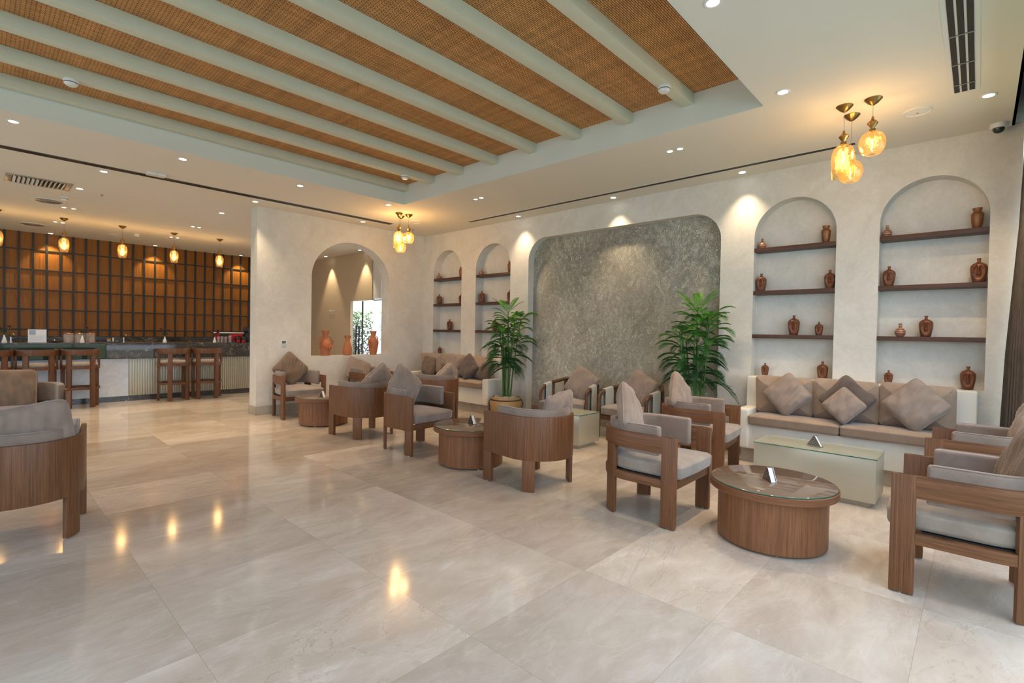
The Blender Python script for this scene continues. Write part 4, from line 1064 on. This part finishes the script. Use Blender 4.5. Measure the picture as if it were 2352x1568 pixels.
for x, a, l in ((2.60, 12, 'bar stool second from the free wall end'), (1.24, -4, 'bar stool at the right end of the left group'), (.70, 3, 'bar stool in the middle of the left group, behind the armchair'), (.17, 0, 'bar stool cut by the left edge of the picture')):
    dup(st, (x, 11.22, 0), rad(a), l)

# ---------------------------------------------------------------- things on the bar
ZB = 1.0805
def flower_vase(x, label, h=.11, n=2, seed=1):
    rd = random.Random(seed); t = thing('bud_vase', label, 'vase', (x, 11.72, ZB), 0, 'white bud vases with flowers')
    bm = B(); lathe(bm, [(0, 0), (.034, 0), (.036, .006), (.020, h*.55), (.012, h*.78), (.011, h*.93), (.014, h), (.009, h), (0, h*.8)], 24); obj('vase_body', bm, 'white', t)
    for k in range(n):
        a = rd.uniform(-.2, .2)+pi*k; e = (.06*cos(a), .02*sin(a), h+.12+rd.uniform(-.02, .03))
        bm = B(); tube(bm, [(0, 0, h*.9), (e[0]*.4, e[1]*.4, h+.05), e], .002, 5); sm_ = obj('flower_stem', bm, 'stem', t)
        bm = B()
        for q in range(14):
            b = rd.uniform(0, 2*pi); z = rd.uniform(-.012, .014)
            bmesh.ops.create_icosphere(bm, subdivisions=1, radius=.011, matrix=Matrix.Translation((e[0]+.018*cos(b), e[1]+.018*sin(b), e[2]+z)))
        obj('bloom', bm, 'flower', sm_)
    bm = B()
    for k in range(12):
        c = Vector((rd.uniform(-.04, .04), rd.uniform(-.02, .02), h+rd.uniform(.02, .08))); d = Vector((rd.uniform(-.02, .02), 0, .018))
        vs = [bm.verts.new(c-d), bm.verts.new(c+Vector((.009, 0, 0))), bm.verts.new(c+d), bm.verts.new(c-Vector((.009, 0, 0)))]; bm.faces.new(vs)
    obj('leaves', bm, 'leaf', t, smooth=0)
flower_vase(.34, 'squat white bud vase with dark flowers at the left end of the bar', .13, 2, 1)
flower_vase(1.32, 'white bud vase with a dark flower in front of the copper lidded jars', .13, 1, 2)
flower_vase(2.56, 'white bud vase with two dark red flowers standing alone mid bar', .115, 2, 3)
flower_vase(3.44, 'white bud vase with a red bouquet beside the sugar jars', .11, 4, 4)
def tap(x, label):
    t = thing('bar_tap', label, 'tap', (x, 12.0, ZB), 0, 'chrome bar taps')
    bm = B(); lathe(bm, [(0, 0), (.022, 0), (.022, .01), (.013, .016), (.013, .09), (0, .092)], 16); obj('column', bm, 'steel', t)
    bm = B(); tube(bm, [(0, 0, .08), (0, -.01, .13), (.02, -.03, .145), (.04, -.05, .12)], .008, 8); obj('spout', bm, 'steel', t)
    bm = B(); tube(bm, [(-.005, 0, .09), (-.025, 0, .14)], .006, 6); obj('lever', bm, 'black', t)
tap(.43, 'chrome tap at the left end of the bar beside the squat vase'); tap(1.96, 'chrome tap in the middle of the bar')
t = thing('menu_stand', 'white printed card in a clear stand on the bar', 'sign', (.735, 11.72, ZB))
boxes('card', [(-.115, -.004, .008, .115, .0, .225)], 'paper', t)
boxes('holder', [(-.12, -.007, .0, .12, .004, .012)], 'clear', t)
boxes('printed_picture', [(-.10, -.0052, .135, -.02, -.004, .215)], mat('faded_print', (.35, .42, .52), .6), t)
boxes('printed_lines', [(-.095+.0, -.0052, .115-.016*k, (.07 if k % 2 else .09), -.004, .118-.016*k) for k in range(6)], mat('faded_ink', (.5, .52, .58), .6), t)
def canister(x, r_, h, label, lid='copper', fill='amber_cookies', y=11.85):
    t = thing('glass_jar', label, 'jar', (x, y, ZB), 0)
    bm = B(); lathe(bm, [(0, 0), (r_, 0), (r_, h*.86), (r_*.96, h*.9)], 28); obj('glass_body', bm, 'clear', t)
    bm = B(); lathe(bm, [(0, .004), (r_*.92, .004), (r_*.92, h*.55), (r_*.5, h*.62), (0, h*.6)], 20); obj('contents', bm, fill, t)
    bm = B(); lathe(bm, [(0, h*.88), (r_*1.08, h*.88), (r_*1.1, h*.91), (r_*1.05, h*.94), (r_*.2, h*.95), (r_*.16, h), (0, h)], 28); obj('lid', bm, lid, t)
for x, l in ((1.15, 'left of three large jars with flat copper lids on the bar'), (1.30, 'middle of three large jars with flat copper lids, behind a bud vase'), (1.44, 'right of three large jars with flat copper lids on the bar')):
    canister(x, .075, .175, l)
t = thing('serving_dish', 'low two tier steel dish on the bar left of the copper lidded jars', 'dish', (.96, 11.8, ZB))
bm = B(); lathe(bm, [(0, 0), (.07, 0), (.085, .03), (.08, .032), (0, .02)], 28); obj('bowl', bm, 'steel', t)
bm = B(); lathe(bm, [(0, .02), (.012, .02), (.012, .055), (.055, .062), (.065, .08), (.06, .08), (0, .066)], 28); obj('upper_tray', bm, 'steel', t)
t = thing('sachet_holder', 'small dark tray holding blue and orange sachets and a beige card', 'tray', (1.76, 11.78, ZB))
boxes('tray', [(-.10, -.05, 0, .10, .05, .02)], 'black', t, .003)
boxes('sachets', [(-.085, -.03, .015, -.03, .03, .035), (.035, -.03, .015, .085, .03, .033)], mat('blue_sachet', (.12, .3, .5), .6), t)
boxes('orange_sachets', [(-.08, .0, .035, -.03, .04, .07)], mat('orange_sachet', (.5, .17, .05), .6), t)
boxes('card', [(-.012, -.02, .02, .016, -.012, .09)], mat('beige_card', (.6, .5, .36), .7), t)
for k, (x, h) in enumerate(((3.52, .125), (3.585, .13), (3.655, .13), (3.74, .15))):
    canister(x, .031, h, ('small lidded glass jar on the bar, %s' % ('beside the red bouquet', 'second from the red bouquet', 'third from the red bouquet', 'tallest, in front of the red coffee machine')[k]), 'steel', 'black', 11.74)
t = thing('coffee_machine', 'red espresso machine with white top behind the bar at right', 'coffee machine', (3.80, 12.0, ZB))
boxes('body', [(-.24, -.15, .03, .24, .15, .19)], 'red', t, .02, 3); boxes('cup_tray', [(-.26, -.16, .19, .26, .16, .212)], 'white', t, .006)
boxes('grille_front', [(-.23, -.17, .13, -.02, -.15, .185)], 'black', t, .004); boxes('feet', [(-.22, -.13, 0, -.17, .13, .03), (.17, -.13, 0, .22, .13, .03)], 'black', t)
bm = B()
for x in (-.14, -.05): tube(bm, [(x, -.16, .10), (x, -.22, .095)], .011, 8)
obj('portafilter', bm, 'steel', t)
for x, l in ((3.915, 'small black and red pot on the bar left of another one'), (4.02, 'black and red pot on the bar nearest the free wall end')):
    t = thing('coffee_pot', l, 'pot', (x, 11.78, ZB))
    bm = B(); lathe(bm, [(0, 0), (.04, 0), (.044, .01), (.044, .05), (0, .05)], 24); obj('red_base', bm, 'red', t)
    bm = B(); lathe(bm, [(.042, .05), (.046, .07), (.040, .11), (.03, .125), (.034, .14), (0, .14)], 24); obj('pot_body', bm, 'black', t)
    bm = B(); tube(bm, [(.04, 0, .12), (.07, 0, .11), (.07, 0, .06), (.045, 0, .05)], .005, 6); obj('handle', bm, 'black', t)
t = thing('coffee_grinder', 'tall black grinder at the right end of the bar', 'grinder', (4.16, 12.0, ZB))
boxes('body', [(-.06, -.08, 0, .06, .08, .20)], 'black', t, .01); bm = B(); lathe(bm, [(.04, .20), (.065, .26), (.065, .32), (.03, .335), (0, .34)], 20); obj('hopper', bm, 'black', t)
